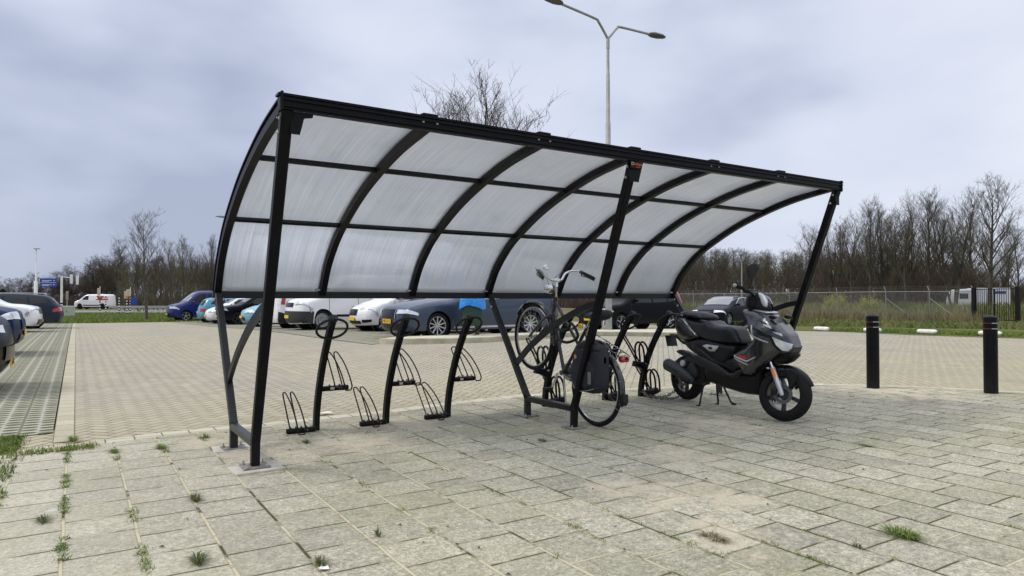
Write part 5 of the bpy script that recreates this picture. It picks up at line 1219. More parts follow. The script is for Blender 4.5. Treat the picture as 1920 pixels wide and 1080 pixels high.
# lorry behind the wire fence on the right
x_, y_ = at(1781, 64); t_ = empty('lorry', 'white lorry passing behind the wire fence and iron gate', 'lorry', (x_, y_, -.15), R(-42)); t_.scale = (.82, .82, .82)
mb = MB(); mb.box((4.0, 0, 1.85), (3.4, 2.4, 2.0), ch=.05); mb.build('cargo_box', p_white, t_, 30)
mb = MB(); mb.inflate(smooth_poly([(0, .6), (0, 1.6), (.35, 2.6), (.9, 2.75), (2.1, 2.8), (2.1, .6)], 1), 1.15, .15, .95, sp=.2); mb.build('cab', p_white, t_, 40)
mb = MB(); mb.box((.95, -1.16, 1.95), (.9, .03, .6)); mb.build('cab_window', M_glass, t_, 0)
mb = MB(); mb.box((4.6, -1.212, 2.35), (1.2, .02, .3)); mb.build('blue_print', mat('blue_print', (.05, .09, .30), .5), t_, 0)
for k, xx in enumerate((1.0, 4.8)):
    for s in (-1, 1): mb = MB(); mb.lathe([(0, -.14), (.48, -.14), (.5, -.1), (.5, .1), (.48, .14), (0, .14)], (xx, s*1.05, .5), (0, 1, 0), 20); mb.build('wheel', M_rubber, t_, 40)

# ------------------------------------------------------------------ street lamp with two arms
def lamp_head(parent, p, d, m):
    mb = MB(); d = V(d).normalized(); a = d.cross(V((0, 0, 1))).normalized(); b = a.cross(d)
    prof = [(0, .045, .04), (.10, .13, .08), (.30, .19, .11), (.62, .19, .10), (.85, .11, .06), (.93, .01, .015)]; vs = []; fs = []; n = 12
    for u, w_, h in prof:
        for k in range(n):
            q = 2*math.pi*k/n; hh = math.sin(q)*(h if math.sin(q) > 0 else h*.55); vs.append(V(p)+d*u+a*math.cos(q)*w_+b*hh)
    for i in range(len(prof)-1): fs += [(i*n+k, i*n+(k+1) % n, (i+1)*n+(k+1) % n, (i+1)*n+k) for k in range(n)]
    mb.add(vs, fs); o = mb.build('lamp_head', m, parent, 50)
    mb = MB(); mb.box(V(p)+d*.40-b*.045, (.02, .02, .02)); 
    mb = MB(); mb.lathe([(0, -.012), (.10, -.010), (.12, 0)], V(p)+d*.40-b*.035, b, 14); mb.build('lamp_glass', mat('lamp_glass', (.20, .21, .18), .2), o, 50)
lx, ly = at(1141, 24); H0 = 10.05
sl = empty('street_lamp', 'tall galvanised street lamp with two arms rising behind the shelter', 'street lamp', (lx, ly, g(lx, ly)+.12))
mb = MB(); mb.lathe([(.120, 0), (.112, 4.9), (.095, 4.93), (.088, 7.3), (.074, 7.33), (.066, 9.05), (.056, 9.08), (.052, 10.05)], (0, 0, 0), (0, 0, 1), 18); mb.build('pole', M_zincpole, sl, 40)
right = V((CY, -SY, 0)); fw = V((SY, CY, 0))
P0 = V((0, 0, 9.95))
mb = MB(); mb.lathe([(.062, 0), (.062, .38), (.05, .42)], P0, (0, 0, 1), 14); mb.build('arm_socket', M_zincpole, sl, 40)
arms = [(right+fw*.75).normalized(), (-right-fw*.75).normalized()]
for k, d in enumerate(arms):
    L = 2.15
    P = catmull([P0+V((0, 0, .33)), P0+d*.14+V((0, 0, .50)), P0+d*.46+V((0, 0, .84)), P0+d*.66+V((0, 0, .92)), P0+d*L+V((0, 0, 1.02))], 5)
    mb = MB(); mb.tube(P, .045, 10); am = mb.build('arm', M_zincpole, sl, 60); lamp_head(am, P[-1]-d*.03, (P[-1]-P[-4]), mat('lamp_housing', (.10, .11, .11), .5, .2))
# small lamp peeping past the near roof rib
fx, fy = at(442, 58); fl_ = empty('street_lamp', 'distant street lamp whose head shows left of the shelter roof', 'street lamp', (fx, fy, -.2))
mb = MB(); mb.lathe([(.08, 0), (.05, 8.2)], (0, 0, 0), (0, 0, 1), 10); mb.build('pole', M_zincpole, fl_, 40)
mb = MB(); mb.tube(catmull([V((0, 0, 8.0)), V((0, 0, 8.25))-right*.2, V((0, 0, 8.33))-right*.9], 4), .03, 6); mb.build('arm', M_zincpole, fl_, 50); lamp_head(fl_, V((0, 0, 8.33))-right*.85, -right+V((0, 0, .1)), mat('lamp_housing', (.10, .11, .11), .5, .2))
px_, py_ = at(1391, 52); pl_ = empty('lamp_post', 'thin grey lamp post standing against the wood, left of the scooter mirror', 'lamp post', (px_, py_, -.2))
mb = MB(); mb.lathe([(.06, 0), (.04, 4.3)], (0, 0, 0), (0, 0, 1), 8); mb.build('pole', M_zincpole, pl_, 40); mb = MB(); mb.box((0, 0, 4.33), (.30, .14, .07)); mb.build('lamp_head', M_zincpole, pl_, 0)

# litter bin with a blue sack
bx, by = at(886, 16.9); bn = empty('litter_bin', 'dark green litter bin on a wooden post with a blue sack over its rim', 'litter bin', (bx, by, g(bx, by)+.12), R(-28))
M_green = mat('bin_green', (.010, .045, .030), .5, var=.2); M_bag = mat('blue_sack', (.02, .22, .62), .35, var=.25, scale=12)
mb = MB(); mb.inflate([(-.24, .24), (.24, .24), (.26, .86), (-.26, .86)], .21, .06, .15, sp=.06); mb.build('bin_body', M_green, bn, 40)
mb = MB(); mb.bar((.12, .26, 0), (.12, .26, .80), .12, .12, (0, 1, 0)); mb.build('post', mat('old_timber', (.09, .075, .045), .9, var=.3), bn, 20)
mb = MB(); n = 28; vs = []; fs = []
for i, (k, z) in enumerate(((1.0, .93), (1.06, .91), (1.09, .85), (1.13, .77), (1.15, .69))):
    for j in range(n):
        a = 2*math.pi*j/n; sq = (abs(math.cos(a))**4+abs(math.sin(a))**4)**-.25
        wob = 1+.02*math.sin(7*a+i)+.015*math.sin(13*a+2*i); vs.append((math.cos(a)*.285*sq*k*wob, math.sin(a)*.24*sq*k*wob, z+(.05*math.sin(3*a+.6) if i == 4 else .0)+.01*math.sin(9*a)))
    if i: fs += [((i-1)*n+j, (i-1)*n+(j+1) % n, i*n+(j+1) % n, i*n+j) for j in range(n)]
fs.append(tuple(range(n))); mb.add(vs, fs); mb.build('blue_sack', M_bag, bn, 60)

# ------------------------------------------------------------------ far left: road furniture
M_blue = mat('sign_blue', (.015, .06, .36), .4)
def gz(x, y): return g(x, y)-.03
def pole_at(px, d): x, y = at(px, d); return (x, y, gz(x, y))
faceR = math.atan2(-(SY), CY)
sp_ = pole_at(67, 62); s_ = empty('sign_post', 'tall white mast with a blue direction sign in front of the far trees', 'road sign', sp_, R(2))
mb = MB(); mb.lathe([(.16, 0), (.14, 3.0), (.06, 3.1), (.05, 6.0)], (0, 0, 0), (0, 0, 1), 12); mb.build('pole', M_white, s_, 40)
mb = MB(); mb.box((.05, 0, 6.02), (.5, .3, .06)); mb.build('mast_lamp', M_zincpole, s_, 0)
mb = MB(); mb.box((.92, -.05, 2.95), (1.25, .05, .78), ch=.01); b = mb.build('sign_panel', M_blue, s_, 0)
mb = MB(); mb.box((.92, -.078, 2.95), (1.15, .004, .03)); mb.build('sign_divider', M_white, b, 0)
for k, z in enumerate((3.14, 2.76)):
    mb = MB(); mb.box((.82, -.078, z), (.75, .004, .045)); mb.box((.72, -.078, z-.08), (.5, .004, .035)); mb.inflate([(1.32, z+.05), (1.46, z), (1.32, z-.05)], .002, .01, .002, sp=.05, yc=-.078); mb.build('sign_writing', M_white, b, 0)
def banded(mb_dark, mb_white, h0, h1, r, n=4, x=0, y=0):
    k = (h1-h0)/(2*n)
    for i in range(2*n): (mb_dark if i % 2 else mb_white).lathe([(0, h0+i*k), (r, h0+i*k), (r, h0+(i+1)*k), (0, h0+(i+1)*k)], (x, y, 0), (0, 0, 1), 10)
def signal_head(par, p, col=M_white, h=.95):
    mb = MB(); mb.box(p, (.20, .12, h), ch=.02); o = mb.build('signal_head', col, par, 0)
    return o
t_ = empty('traffic_signal', 'traffic signal mast with an overhead arm and two pale signal backs', 'traffic light', pole_at(115.5, 56), R(2))
mb = MB(); mb.lathe([(.085, 1.15), (.085, 3.35), (0, 3.36)], (0, 0, 0), (0, 0, 1), 12); mb.tube([V((0, 0, 3.28)), V((.62, 0, 3.22))], .035, 8); mb.build('mast', M_white, t_, 40)
a, b = MB(), MB(); banded(a, b, 0, 1.15, .09, 5); a.build('black_bands', M_blackp, t_, 30); b.build('white_bands', M_white, t_, 30)
signal_head(t_, (.66, 0, 3.1), h=.75); signal_head(t_, (1.08, 0, 3.02), h=.75)
for k, (px, d, hh, orange, lab) in enumerate(((187.5, 62, 2.6, 1, 'banded signal post with a triangular warning sign, in front of the white van'), (198.5, 66, 1.7, 0, 'thin banded post at the tail of the white van'), (223.5, 62, 1.75, 0, 'banded post standing alone between the white van and the blue sign'), (238.0, 60, 2.3, 1, 'banded signal post with an orange light left of the blue sign'), (244.5, 61, 2.5, 2, 'banded post carrying a small round-cornered blue sign'))):
    t_ = empty('signal_post', lab, 'road post', pole_at(px, d), R(2), group='banded posts on the far verge')
    a, b = MB(), MB(); banded(a, b, 0, min(hh, 1.7), .055, 7); a.build('black_bands', M_blackp, t_, 30); b.build('white_bands', M_white, t_, 30)
    if hh > 1.8:
        mb = MB(); mb.lathe([(.03, 1.7), (.03, hh)], (0, 0, 0), (0, 0, 1), 8); mb.build('post', M_white, t_, 30)
        signal_head(t_, (-.12, 0, hh-.5), mat('beige_head', (.55, .42, .30), .5), .65)
    if k == 0: mb = MB(); mb.inflate([(-.30, 1.72), (0, 1.22), (.30, 1.72)], .01, .02, .008, sp=.1, yc=-.09); mb.build('warning_sign', mat('sign_redgrey', (.20, .07, .06), .5), t_, 0)
    if orange == 2: mb = MB(); mb.box((.25, -.07, 1.25), (.50, .04, .62), ch=.01); mb.build('blue_sign', M_blue, t_, 0)
    elif orange: mb = MB(); mb.lathe([(0, 0), (.10, 0), (.10, .06), (0, .07)], (0, -.07, 1.62), (0, -1, 0), 12); mb.build('orange_lamp', mat('orange_lens', (.6, .2, .05), .4), t_, 30)
t_ = empty('control_cabinet', 'pale green roadside control cabinet on the far grass', 'cabinet', pole_at(129, 55), R(2))
mb = MB(); mb.box((0, 0, .42), (.88, .4, .84), ch=.02); mb.build('cabinet_body', mat('cabinet_green', (.36, .41, .33), .6, var=.08), t_, 0)
mb = MB(); mb.box((0, 0, .865), (.95, .46, .05), ch=.015); mb.build('cabinet_lid', M_white, t_, 0)
mb = MB(); mb.box((-.15, -.205, .45), (.04, .02, .12)); mb.build('cabinet_lock', M_blackp, t_, 0)
t_ = empty('signal_post', 'grey signal box on a post behind the control cabinet', 'road post', pole_at(126, 60), R(2))
mb = MB(); mb.lathe([(.04, 0), (.04, 1.6)], (0, 0, 0), (0, 0, 1), 8); mb.build('post', M_zincpole, t_); signal_head(t_, (0, 0, 1.75), M_zincpole, .75)
# dark traffic light at the left edge
t_ = empty('traffic_light', 'black backboard of a traffic light at the left edge above the parked cars', 'traffic light', pole_at(5, 33), R(2))
mb = MB(); mb.lathe([(.06, 0), (.06, 1.4)], (0, 0, 0), (0, 0, 1), 10); mb.build('pole', M_zincpole, t_)
mb = MB(); mb.inflate(smooth_poly([(-.16, 1.30), (.16, 1.30), (.16, 1.86), (-.16, 1.86)], 2, .3), .05, .02, .03, sp=.04); mb.build('backboard', M_blackp, t_, 40)
mb = MB(); mb.lathe([(0, 0), (.07, 0), (.06, .05), (0, .05)], (0, -.05, 1.42), (0, -1, 0), 14); mb.build('signal_lens', M_zincpole, t_, 30)
# guard rail
t_ = empty('guard_rail', 'low galvanised guard rail along the far road, right of the big tree', 'guard rail', (0, 0, 0)); a, b = at(205, 71), at(345, 71)
p0, p1 = V((*a, .35)), V((*b, .35)); mb = MB(); mb.bar(p0, p1, .03, .22, (0, 0, 1)); mb.build('rail', M_zinc, t_)
for k in range(7):
    q = p0.lerp(p1, k/6); mb = MB(); mb.bar((q.x, q.y+.05, -.25), (q.x, q.y+.05, .38), .08, .06, (0, 1, 0)); mb.build('rail_post', M_zinc, t_)

# ------------------------------------------------------------------ right: kerb blocks, fence, gate
for k, (p, lab, rz) in enumerate((((24.25, 17.95), 'whitewashed kerb block beside the scooter headlight, first from the left', 80), ((24.2, 15.72), 'whitewashed kerb block half hidden behind the nearer bollard', 84), ((24.25, 13.75), 'whitewashed kerb block in the grass between the two bollards', 88), ((24.35, 11.92), 'whitewashed kerb block in the grass just left of the farther bollard', 88), ((24.4, 10.05), 'whitewashed kerb block almost hidden behind the farther bollard', 92))):
    mb = MB(); L = .62; mb.tube([(-L/2, 0, .06), (-L/2+.02, 0, .07), (-L/2+.06, 0, .075), (L/2-.06, 0, .075), (L/2-.02, 0, .07), (L/2, 0, .06)], [.05, .075, .085, .085, .075, .05], 10)
    o = mb.build('kerb_block', mat('whitewash', (.66, .65, .60), .85, var=.15, scale=9, bump=.3), smooth=50, loc=(*p, g(*p)+.02)); o.rotation_euler = (0, 0, R(rz)); tag(o, lab, 'kerb block', 'white blocks along the verge')
# wire fence: posts, top rail, three barbed strands on cranked arms, mesh
def mat_mesh():
    m, nt, b = nodes('chain_link'); t = NT(nt); uv = t.n('ShaderNodeTexCoord').outputs['UV']; sp = t.n('ShaderNodeSeparateXYZ'); t.l(uv, sp.inputs[0])
    a = t.math('FRACT', t.math('MULTIPLY', t.math('ADD', sp.outputs[0], sp.outputs[1]), 14)); c = t.math('FRACT', t.math('MULTIPLY', t.math('SUBTRACT', sp.outputs[0], sp.outputs[1]), 14))
    e = t.math('MINIMUM', t.math('MINIMUM', a, t.math('SUBTRACT', 1, a)), t.math('MINIMUM', c, t.math('SUBTRACT', 1, c)))
    t.l(t.math('LESS_THAN', e, .04), b.inputs['Alpha']); b.inputs['Base Color'].default_value = (.28, .29, .27, 1); b.inputs['Roughness'].default_value = .6; return m
M_mesh = mat_mesh(); M_fpost = mat('weathered_post', (.17, .175, .16), .7)
FL = [(1240, 66), (1300, 63), (1390, 58), (1480, 52), (1570, 47.5), (1661, 43.5), (1743, 42.5), (1826, 41)]
fp_ = [V((*at(px, d), g(*at(px, d))-.03)) for px, d in FL]
fn = empty('wire_fence', 'chain link fence with barbed wire on top running along the wood', 'fence', fp_[0]); o0 = -fp_[0]; FH_ = 1.95
for i, p in enumerate(fp_):
    mb = MB(); mb.tube([p, p+V((0, 0, FH_))], .035, 8); mb.tube([p+V((0, 0, FH_)), p+V((.18, .22, FH_+.30))], .02, 6); mb.build('fence_post', M_fpost, fn, 40, o0)
    if i in (5, 6): mb = MB(); mb.tube([p+V((0, 0, 1.5)), p+(fp_[i+1]-p).normalized()*1.7], .022, 6); mb.build('brace', M_zincpole, fn, 40, o0)
mb = MB(); mb.tube([p+V((0, 0, FH_-.03)) for p in fp_], .022, 6); mb.build('top_rail', mat('rail_pale', (.30, .30, .26), .6), fn, 40, o0)
for k in range(3):
    mb = MB(); mb.tube([p+V((.06*k+.05, .07*k+.06, FH_+.10*k+.08)) for p in fp_], .004, 4); mb.build('barbed_wire', M_fpost, fn, 40, o0)
mb = MB(); vs = []; fs = []; uv = []; acc_ = 0
for i, p in enumerate(fp_):
    if i: acc_ += (p-fp_[i-1]).length; fs.append((2*i-2, 2*i, 2*i+1, 2*i-1))
    vs += [p+V((0, 0, .02)), p+V((0, 0, FH_-.03))]; uv += [(acc_, 0), (acc_, FH_)]
mb.add(vs, fs); o = mb.build('chain_link_mesh', M_mesh, fn, 0, o0); ul = o.data.uv_layers.new(name='UVMap')
for lp in o.data.loops: ul.data[lp.index].uv = uv[lp.vertex_index]
# iron gate
ga, gb = V((*at(1826, 40.5), -.20)), V((*at(1908, 38.2), -.20)); gt = empty('iron_gate', 'black iron bar gate between two square posts at the right edge', 'gate', ga); go = -ga; gd = (gb-ga)
for p in (ga, gb): mb = MB(); mb.bar(p, p+V((0, 0, 2.05)), .22, .22, (0, 1, 0)); mb.build('gate_post', M_blackp, gt, 20, go)
mid = ga+gd*.48; mb = MB(); mb.bar(mid+V((0, 0, .05)), mid+V((0, 0, 1.98)), .10, .08, (0, 1, 0)); mb.build('meeting_stile', M_blackp, gt, 20, go)
mb = MB(); mb.bar(ga+V((0, 0, 1.95)), gb+V((0, 0, 1.95)), .05, .05); mb.bar(ga+V((0, 0, .16)), gb+V((0, 0, .16)), .05, .05); mb.build('gate_rails', M_blackp, gt, 20, go)
for k in range(1, 20):
    if k == 9 or k == 10: continue
    q = ga+gd*(k/20); mb = MB(); mb.bar(q+V((0, 0, .1)), q+V((0, 0, 2.0)), .025, .025, (0, 1, 0)); mb.build('gate_bar', M_blackp, gt, 0, go)
mb = MB(); mb.box(mid+V((.0, -.08, 1.12)), (.16, .06, .04)); mb.build('gate_handle', M_zinc, gt, 0, go)

# ------------------------------------------------------------------ trees
def grow(seed, H, r0, fork=.22, spread=.55, limbs=16, up=.55, twigs=3, sides=5, jitter=.10, twl=.9, stems=1, dense=1.0, droop=0.0):
    """a bare tree: tapered trunk(s) with limbs, branches and fine twigs; returns (trunk, crown) meshes"""
    rg = random.Random(seed); T, Cn = MB(), MB()
    def path(p, d, L, r1, r2, n, wob, upl):
        pts = [p.copy()]; rs = [r1]; d = d.normalized()
        for i in range(n):
            d = (d+V((rg.gauss(0, wob), rg.gauss(0, wob), rg.gauss(0, wob)+upl))).normalized(); p = p+d*(L/n); pts.append(p); rs.append(r1+(r2-r1)*(i+1)/n)
        return pts, rs, d
    def twig(p, d, L, r):
        pts, rs, dd = path(p, d, L, r, r*.35, 2, .16, .05-droop); Cn.tube(pts, rs, 3, cap=False)
        for _ in range(twigs):
            k = rg.randint(0, 1); q = pts[k].lerp(pts[k+1], rg.random()); dv = (pts[k+1]-pts[k]).normalized()
            sd = V((rg.gauss(0, 1), rg.gauss(0, 1), rg.gauss(0, .6))).normalized(); e = q+(dv*.7+sd*.6+V((0, 0, .15-droop)))*L*rg.uniform(.3, .6)
            Cn.tube([q, e], [r*.5, r*.2], 3, cap=False)
    def branch(p, d, L, r, lv):
        n = 4 if lv == 0 else 3
        pts, rs, dd = path(p, d, L, r, r*.3, n, jitter, up*.16)
        Cn.tube(pts, rs, 4 if lv == 0 else 3, cap=False)
        m = int((7 if lv == 0 else 4)*dense)
        for i in range(m):
            f = rg.uniform(.25, 1)*n; k = min(int(f), n-1); q = pts[k].lerp(pts[k+1], f-k); dv = (pts[k+1]-pts[k]).normalized()
            sd = V((rg.gauss(0, 1), rg.gauss(0, 1), rg.gauss(0, .5))).normalized()
            nd = (dv*.8+sd*.75+V((0, 0, up*.4))).normalized(); rr = rs[k]*.55
            if lv == 0: branch(q, nd, L*rg.uniform(.35, .6), rr, 1)
            else: twig(q, nd, L*rg.uniform(.4, .75)*twl, max(rr, H*.0007))
    for s in range(stems):
        lean = V((rg.gauss(0, .03), rg.gauss(0, .03), 1)) if stems == 1 else V((math.cos(s*2.4)*.22, math.sin(s*2.4)*.22, 1))
        pts, rs, _ = path(V((0, 0, -.1)), lean, H*.93*(1 if s == 0 else rg.uniform(.75, .95)), r0*(1 if s == 0 else .7), r0*.10, 10, .035, .02)
        T.tube(pts, rs, sides+2, cap=False)
        for i in range(limbs):
            f = (fork+(1-fork)*((i+rg.random())/limbs)**.85)*10; f = min(f, 9.95); k = int(f); q = pts[k].lerp(pts[k+1], f-k)
            a = i*2.399+rg.uniform(-.4, .4); hfrac = f/10
            d = V((math.cos(a)*spread, math.sin(a)*spread, up+.5*hfrac))
            L = H*(1-hfrac*.72)*rg.uniform(.30, .46)*(.75+spread*.5)
            branch(q, d, L, rs[k]*rg.uniform(.42, .6), 0)
    return T, Cn
def tree_obj(name, label, T, Cn, loc, rz, mt, mc, sc=(1, 1, 1), group=None):
    t = tag(T.build(name, mt, None, 60), label, 'tree', group); c = Cn.build('crown', mc, t, 60)
    # the trunk is the tree's own mesh
    t.location = loc; t.rotation_euler = (0, 0, rz); t.scale = sc; return t
def tree_from(proto, name, label, loc, rz, sc, group=None, mt=None, mc=None):
    t = empty(name, label, 'tree', loc, rz, group); t.scale = sc
    for nm, me, m in (('trunk', proto[0], mt), ('crown', proto[1], mc)):
        o = bpy.data.objects.new(nm, me); COL.objects.link(o); o.parent = t
        if m: o.material_slots[0].link = 'OBJECT'; o.material_slots[0].material = m
    return t
def proto(seed, H, r0, mt, mc, **k):
    T, Cn = grow(seed, H, r0, **k); out = []
    for nm, mb, m in (('trunk', T, mt), ('crown', Cn, mc)):
        me = bpy.data.meshes.new(nm); me.from_pydata(mb.v, [], mb.f); me.materials.append(m); me.update(); me.shade_smooth(); out.append(me)
    return out
PA = [proto(11, 10, .17, M_bark, M_twig, spread=.70, limbs=24, up=.85, fork=.20, twigs=4, dense=1.15),
      proto(12, 10, .15, M_bark, M_twig, spread=.80, limbs=22, up=.80, fork=.20, twigs=4, dense=1.15),
      proto(13, 10, .15, M_bark, M_twig, spread=.60, limbs=16, up=1.0, fork=.15, twigs=4, dense=1.0, stems=3),
      proto(14, 8, .15, M_barkdark, M_twigred, spread=.75, limbs=22, up=.45, fork=.10, twigs=4, dense=1.5, stems=3),
      proto(15, 8, .13, M_barkdark, M_twig, spread=.65, limbs=24, up=.55, fork=.06, twigs=4, dense=1.5, stems=2)]
def put(k, px, d, top, label, name='bare_tree', wx=1.0, rz=None, group='bare trees at the edge of the wood', **kw):
    """top = row of the crown's tip in the photograph, giving the height"""
    x, y = at(px, d); z0 = g(x, y)-.05; H0_ = 10 if k < 3 else 8
    h = (561-top)*d/FPX+1.16-z0; s = h/H0_*.93
    return tree_from(PA[k], name, label, (x, y, z0), random.uniform(0, 6.28) if rz is None else rz, (s*wx, s*wx, s), group, **kw)
# right-hand row
put(0, 1856, 58, 322, 'tallest bare tree, standing alone above the iron gate', wx=1.15, group=None)
put(1, 1905, 55, 420, 'small bare tree at the right edge behind the gate', wx=1.05)
put(2, 1788, 62, 348, 'tall bare tree left of the tallest one', wx=1.0)
put(0, 1742, 63, 350, 'tall bare tree with a dense top behind the nearer bollard side', wx=.95)
put(1, 1698, 64, 362, 'bare tree with an upright fan of branches above the fence brace', wx=.9)
put(2, 1668, 66, 372, 'bare tree with a greenish fan crown above the middle fence post', wx=.9)
put(0, 1632, 66, 366, 'slim bare tree left of the greenish fan crown', wx=.85)
put(1, 1596, 68, 398, 'lower bare tree right of the farthest shelter post', wx=.95)
put(2, 1560, 70, 405, 'bare tree just right of the farthest shelter post', wx=.85)
put(1, 1512, 72, 420, 'round bare tree seen through the gap left of the farthest shelter post', wx=1.1)
for k_, (px_q, d_q, top_q, lab_q) in enumerate(((1820, 72, 372, 'bare tree filling the gap between the two tallest trees'), (1765, 74, 368, 'bare tree close behind the tall pair above the second bollard gap'), (1720, 75, 378, 'bare tree behind the row, right of the fence brace'), (1683, 76, 392, 'bare tree behind the greenish bush'), (1650, 78, 388, 'bare tree behind the row, above the smaller yellow bush'), (1614, 77, 402, 'bare tree behind the slim tree, above the nearer bollard'), (1578, 80, 415, 'bare tree behind the farthest shelter post'), (1535, 82, 432, 'faint bare tree left of the farthest shelter post'), (1880, 74, 420, 'bare tree low behind the iron gate'))): put(k_ % 3, px_q, d_q, top_q, lab_q, wx=1.1)
put(3, 1800, 70, 470, 'bushy russet tree low behind the tallest one', wx=1.5)
# left-hand trees
LG = 'bare trees beyond the far verge'
put(1, 276, 45.5, 392, 'tall bare tree on the near edge of the grass, left of the dark blue van', wx=1.05, group=None, mt=M_barkpale)
put(2, 388, 62, 434, 'bare tree with upright branches touching the left edge of the shelter', wx=.95, group=LG)
put(0, 345, 66, 440, 'bare tree between the tall one and the shelter', wx=.95, group=LG, mc=M_twiggreen)
put(1, 318, 70, 448, 'bare tree just right of the tall one', wx=1.0, group=LG)
put(1, 232, 98, 445, 'bare tree left of the tall one, above the white van', wx=1.05, group=LG)
put(4, 208, 104, 456, 'dark bushy tree above the white van', wx=1.2, group=LG)
put(3, 180, 106, 478, 'dark round crowned tree above the cab of the white van', wx=1.25, group=LG)
put(3, 122, 112, 494, 'dark bushy tree behind the traffic signal arm', wx=1.5, group=LG)
put(4, 52, 118, 508, 'dark bushy tree behind the blue direction sign', wx=1.7, group=LG)
put(3, 0, 125, 512, 'pale bushy tree at the left edge', wx=1.2, group=LG, mc=M_twiggreen)
# the tree behind the shelter roof
T, Cn = grow(47, 10.4, .17, fork=.26, spread=1.0, limbs=17, up=1.05, twigs=4, dense=.9, jitter=.09, twl=.8, stems=4)
x_, y_ = at(905, 30); tt = empty('bare_tree', 'bare tree whose top rises behind the shelter roof left of the street lamp', 'tree', (x_, y_, g(x_, y_))); tt.rotation_euler = (0, 0, 1.1)
T.build('trunk', M_barkdark, tt, 60); cr_ = Cn.build('crown', M_bark, tt, 60)
s_ = ((561-96)*30/FPX+1.2)/10.4; tt.scale = (s_*1.15, s_*1.15, s_*.95)

# the woods: too many stems to count, one object each side
def wood(name, label, cols, mt, n, seed, low=1.0):
    rg = np.random.RandomState(seed); V_, F_ = [], []; off = 0
    src = []
    for pr in cols:
        for me in pr:
            v = np.empty(len(me.vertices)*3, np.float32); me.vertices.foreach_get('co', v); src.append((v.reshape(-1, 3), np.array([p.vertices[:] for p in me.polygons if len(p.vertices) == 4], np.int32)))
    pairs = [(src[i], src[i+1]) for i in range(0, len(src), 2)]
    for (px, d, h) in n:
        pr = pairs[rg.randint(len(pairs))]; x, y = at(px, d); a = rg.uniform(0, 6.28); c, s = math.cos(a), math.sin(a); H0_ = max(pr[1][0][:, 2].max(), 1)
        k = h/H0_; kx = k*rg.uniform(.9, 1.25)*low
        for v, f in pr:
            w_ = np.stack([(v[:, 0]*c-v[:, 1]*s)*kx+x, (v[:, 0]*s+v[:, 1]*c)*kx+y, v[:, 2]*k+g(x, y)-.1], 1)
            V_.append(w_); F_.append(f+off); off += len(v)
    v = np.concatenate(V_); f = np.concatenate(F_)
    me = bpy.data.meshes.new(name); me.vertices.add(len(v)); me.vertices.foreach_set('co', v.astype(np.float32).ravel())
    me.loops.add(f.size); me.loops.foreach_set('vertex_index', f.ravel()); me.polygons.add(len(f)); me.polygons.foreach_set('loop_start', np.arange(0, f.size, 4)); me.polygons.foreach_set('loop_total', np.full(len(f), 4))
    me.materials.append(mt); me.update(calc_edges=True); o = bpy.data.objects.new(name, me); COL.objects.link(o)
    return tag(o, label, 'wood', kind='stuff')
PL = [proto(31, 8, .10, M_bark, M_twig, spread=.40, limbs=14, up=.85, fork=.12, twigs=3, dense=1.0),
      proto(32, 8, .09, M_bark, M_twig, spread=.50, limbs=14, up=.7, fork=.08, twigs=3, dense=1.0, stems=2),
      proto(33, 8, .09, M_bark, M_twig, spread=.35, limbs=14, up=.95, fork=.20, twigs=3, dense=1.0)]
rg = np.random.RandomState(5)
lst = []
for px in np.arange(1180, 1960, 6):
    t0 = np.interp(px, [1180, 1300, 1480, 1560, 1600, 1800, 1900, 1960], [452, 458, 468, 470, 468, 480, 520, 530])
    for k in range(2):
        d = rg.uniform(82, 108); lst.append((px+rg.uniform(-6, 6), d, max(3.5, (561-t0-rg.uniform(-6, 14))*d/FPX+1.2)))
wood('right_wood', 'dense bare wood filling the background behind the wire fence', PL, M_twig, lst, 3, 1.35)
lst = []
for px in np.arange(1240, 1960, 8):
    if 1780 < px < 1870: continue
    d = rg.uniform(68, 80); lst.append((px, d, rg.uniform(2.8, 4.6)))
wood('right_thicket', 'russet thicket at the foot of the right-hand trees', PL, M_twigred, lst, 4, 1.5)
lst = []
for px in np.arange(-60, 1240, 8):
    t0 = np.interp(px, [-60, 30, 130, 180, 240, 420, 700, 1240], [548, 532, 515, 496, 474, 478, 490, 470])
    for k in range(2):
        d = rg.uniform(112, 140); lst.append((px+rg.uniform(-6, 6), d, max(2.5, (561-t0-rg.uniform(-4, 10))*d/FPX+1.2)))
wood('left_wood', 'dark bare wood behind the far road', PL, M_twigred, lst, 6, 1.3)
lst = []
for px in np.arange(225, 470, 9):
    d = rg.uniform(75, 95); lst.append((px, d, rg.uniform(3.2, 5.2)))
wood('left_thicket', 'thicket behind the guard rail', PL, M_twiggreen, lst, 8, 1.4)

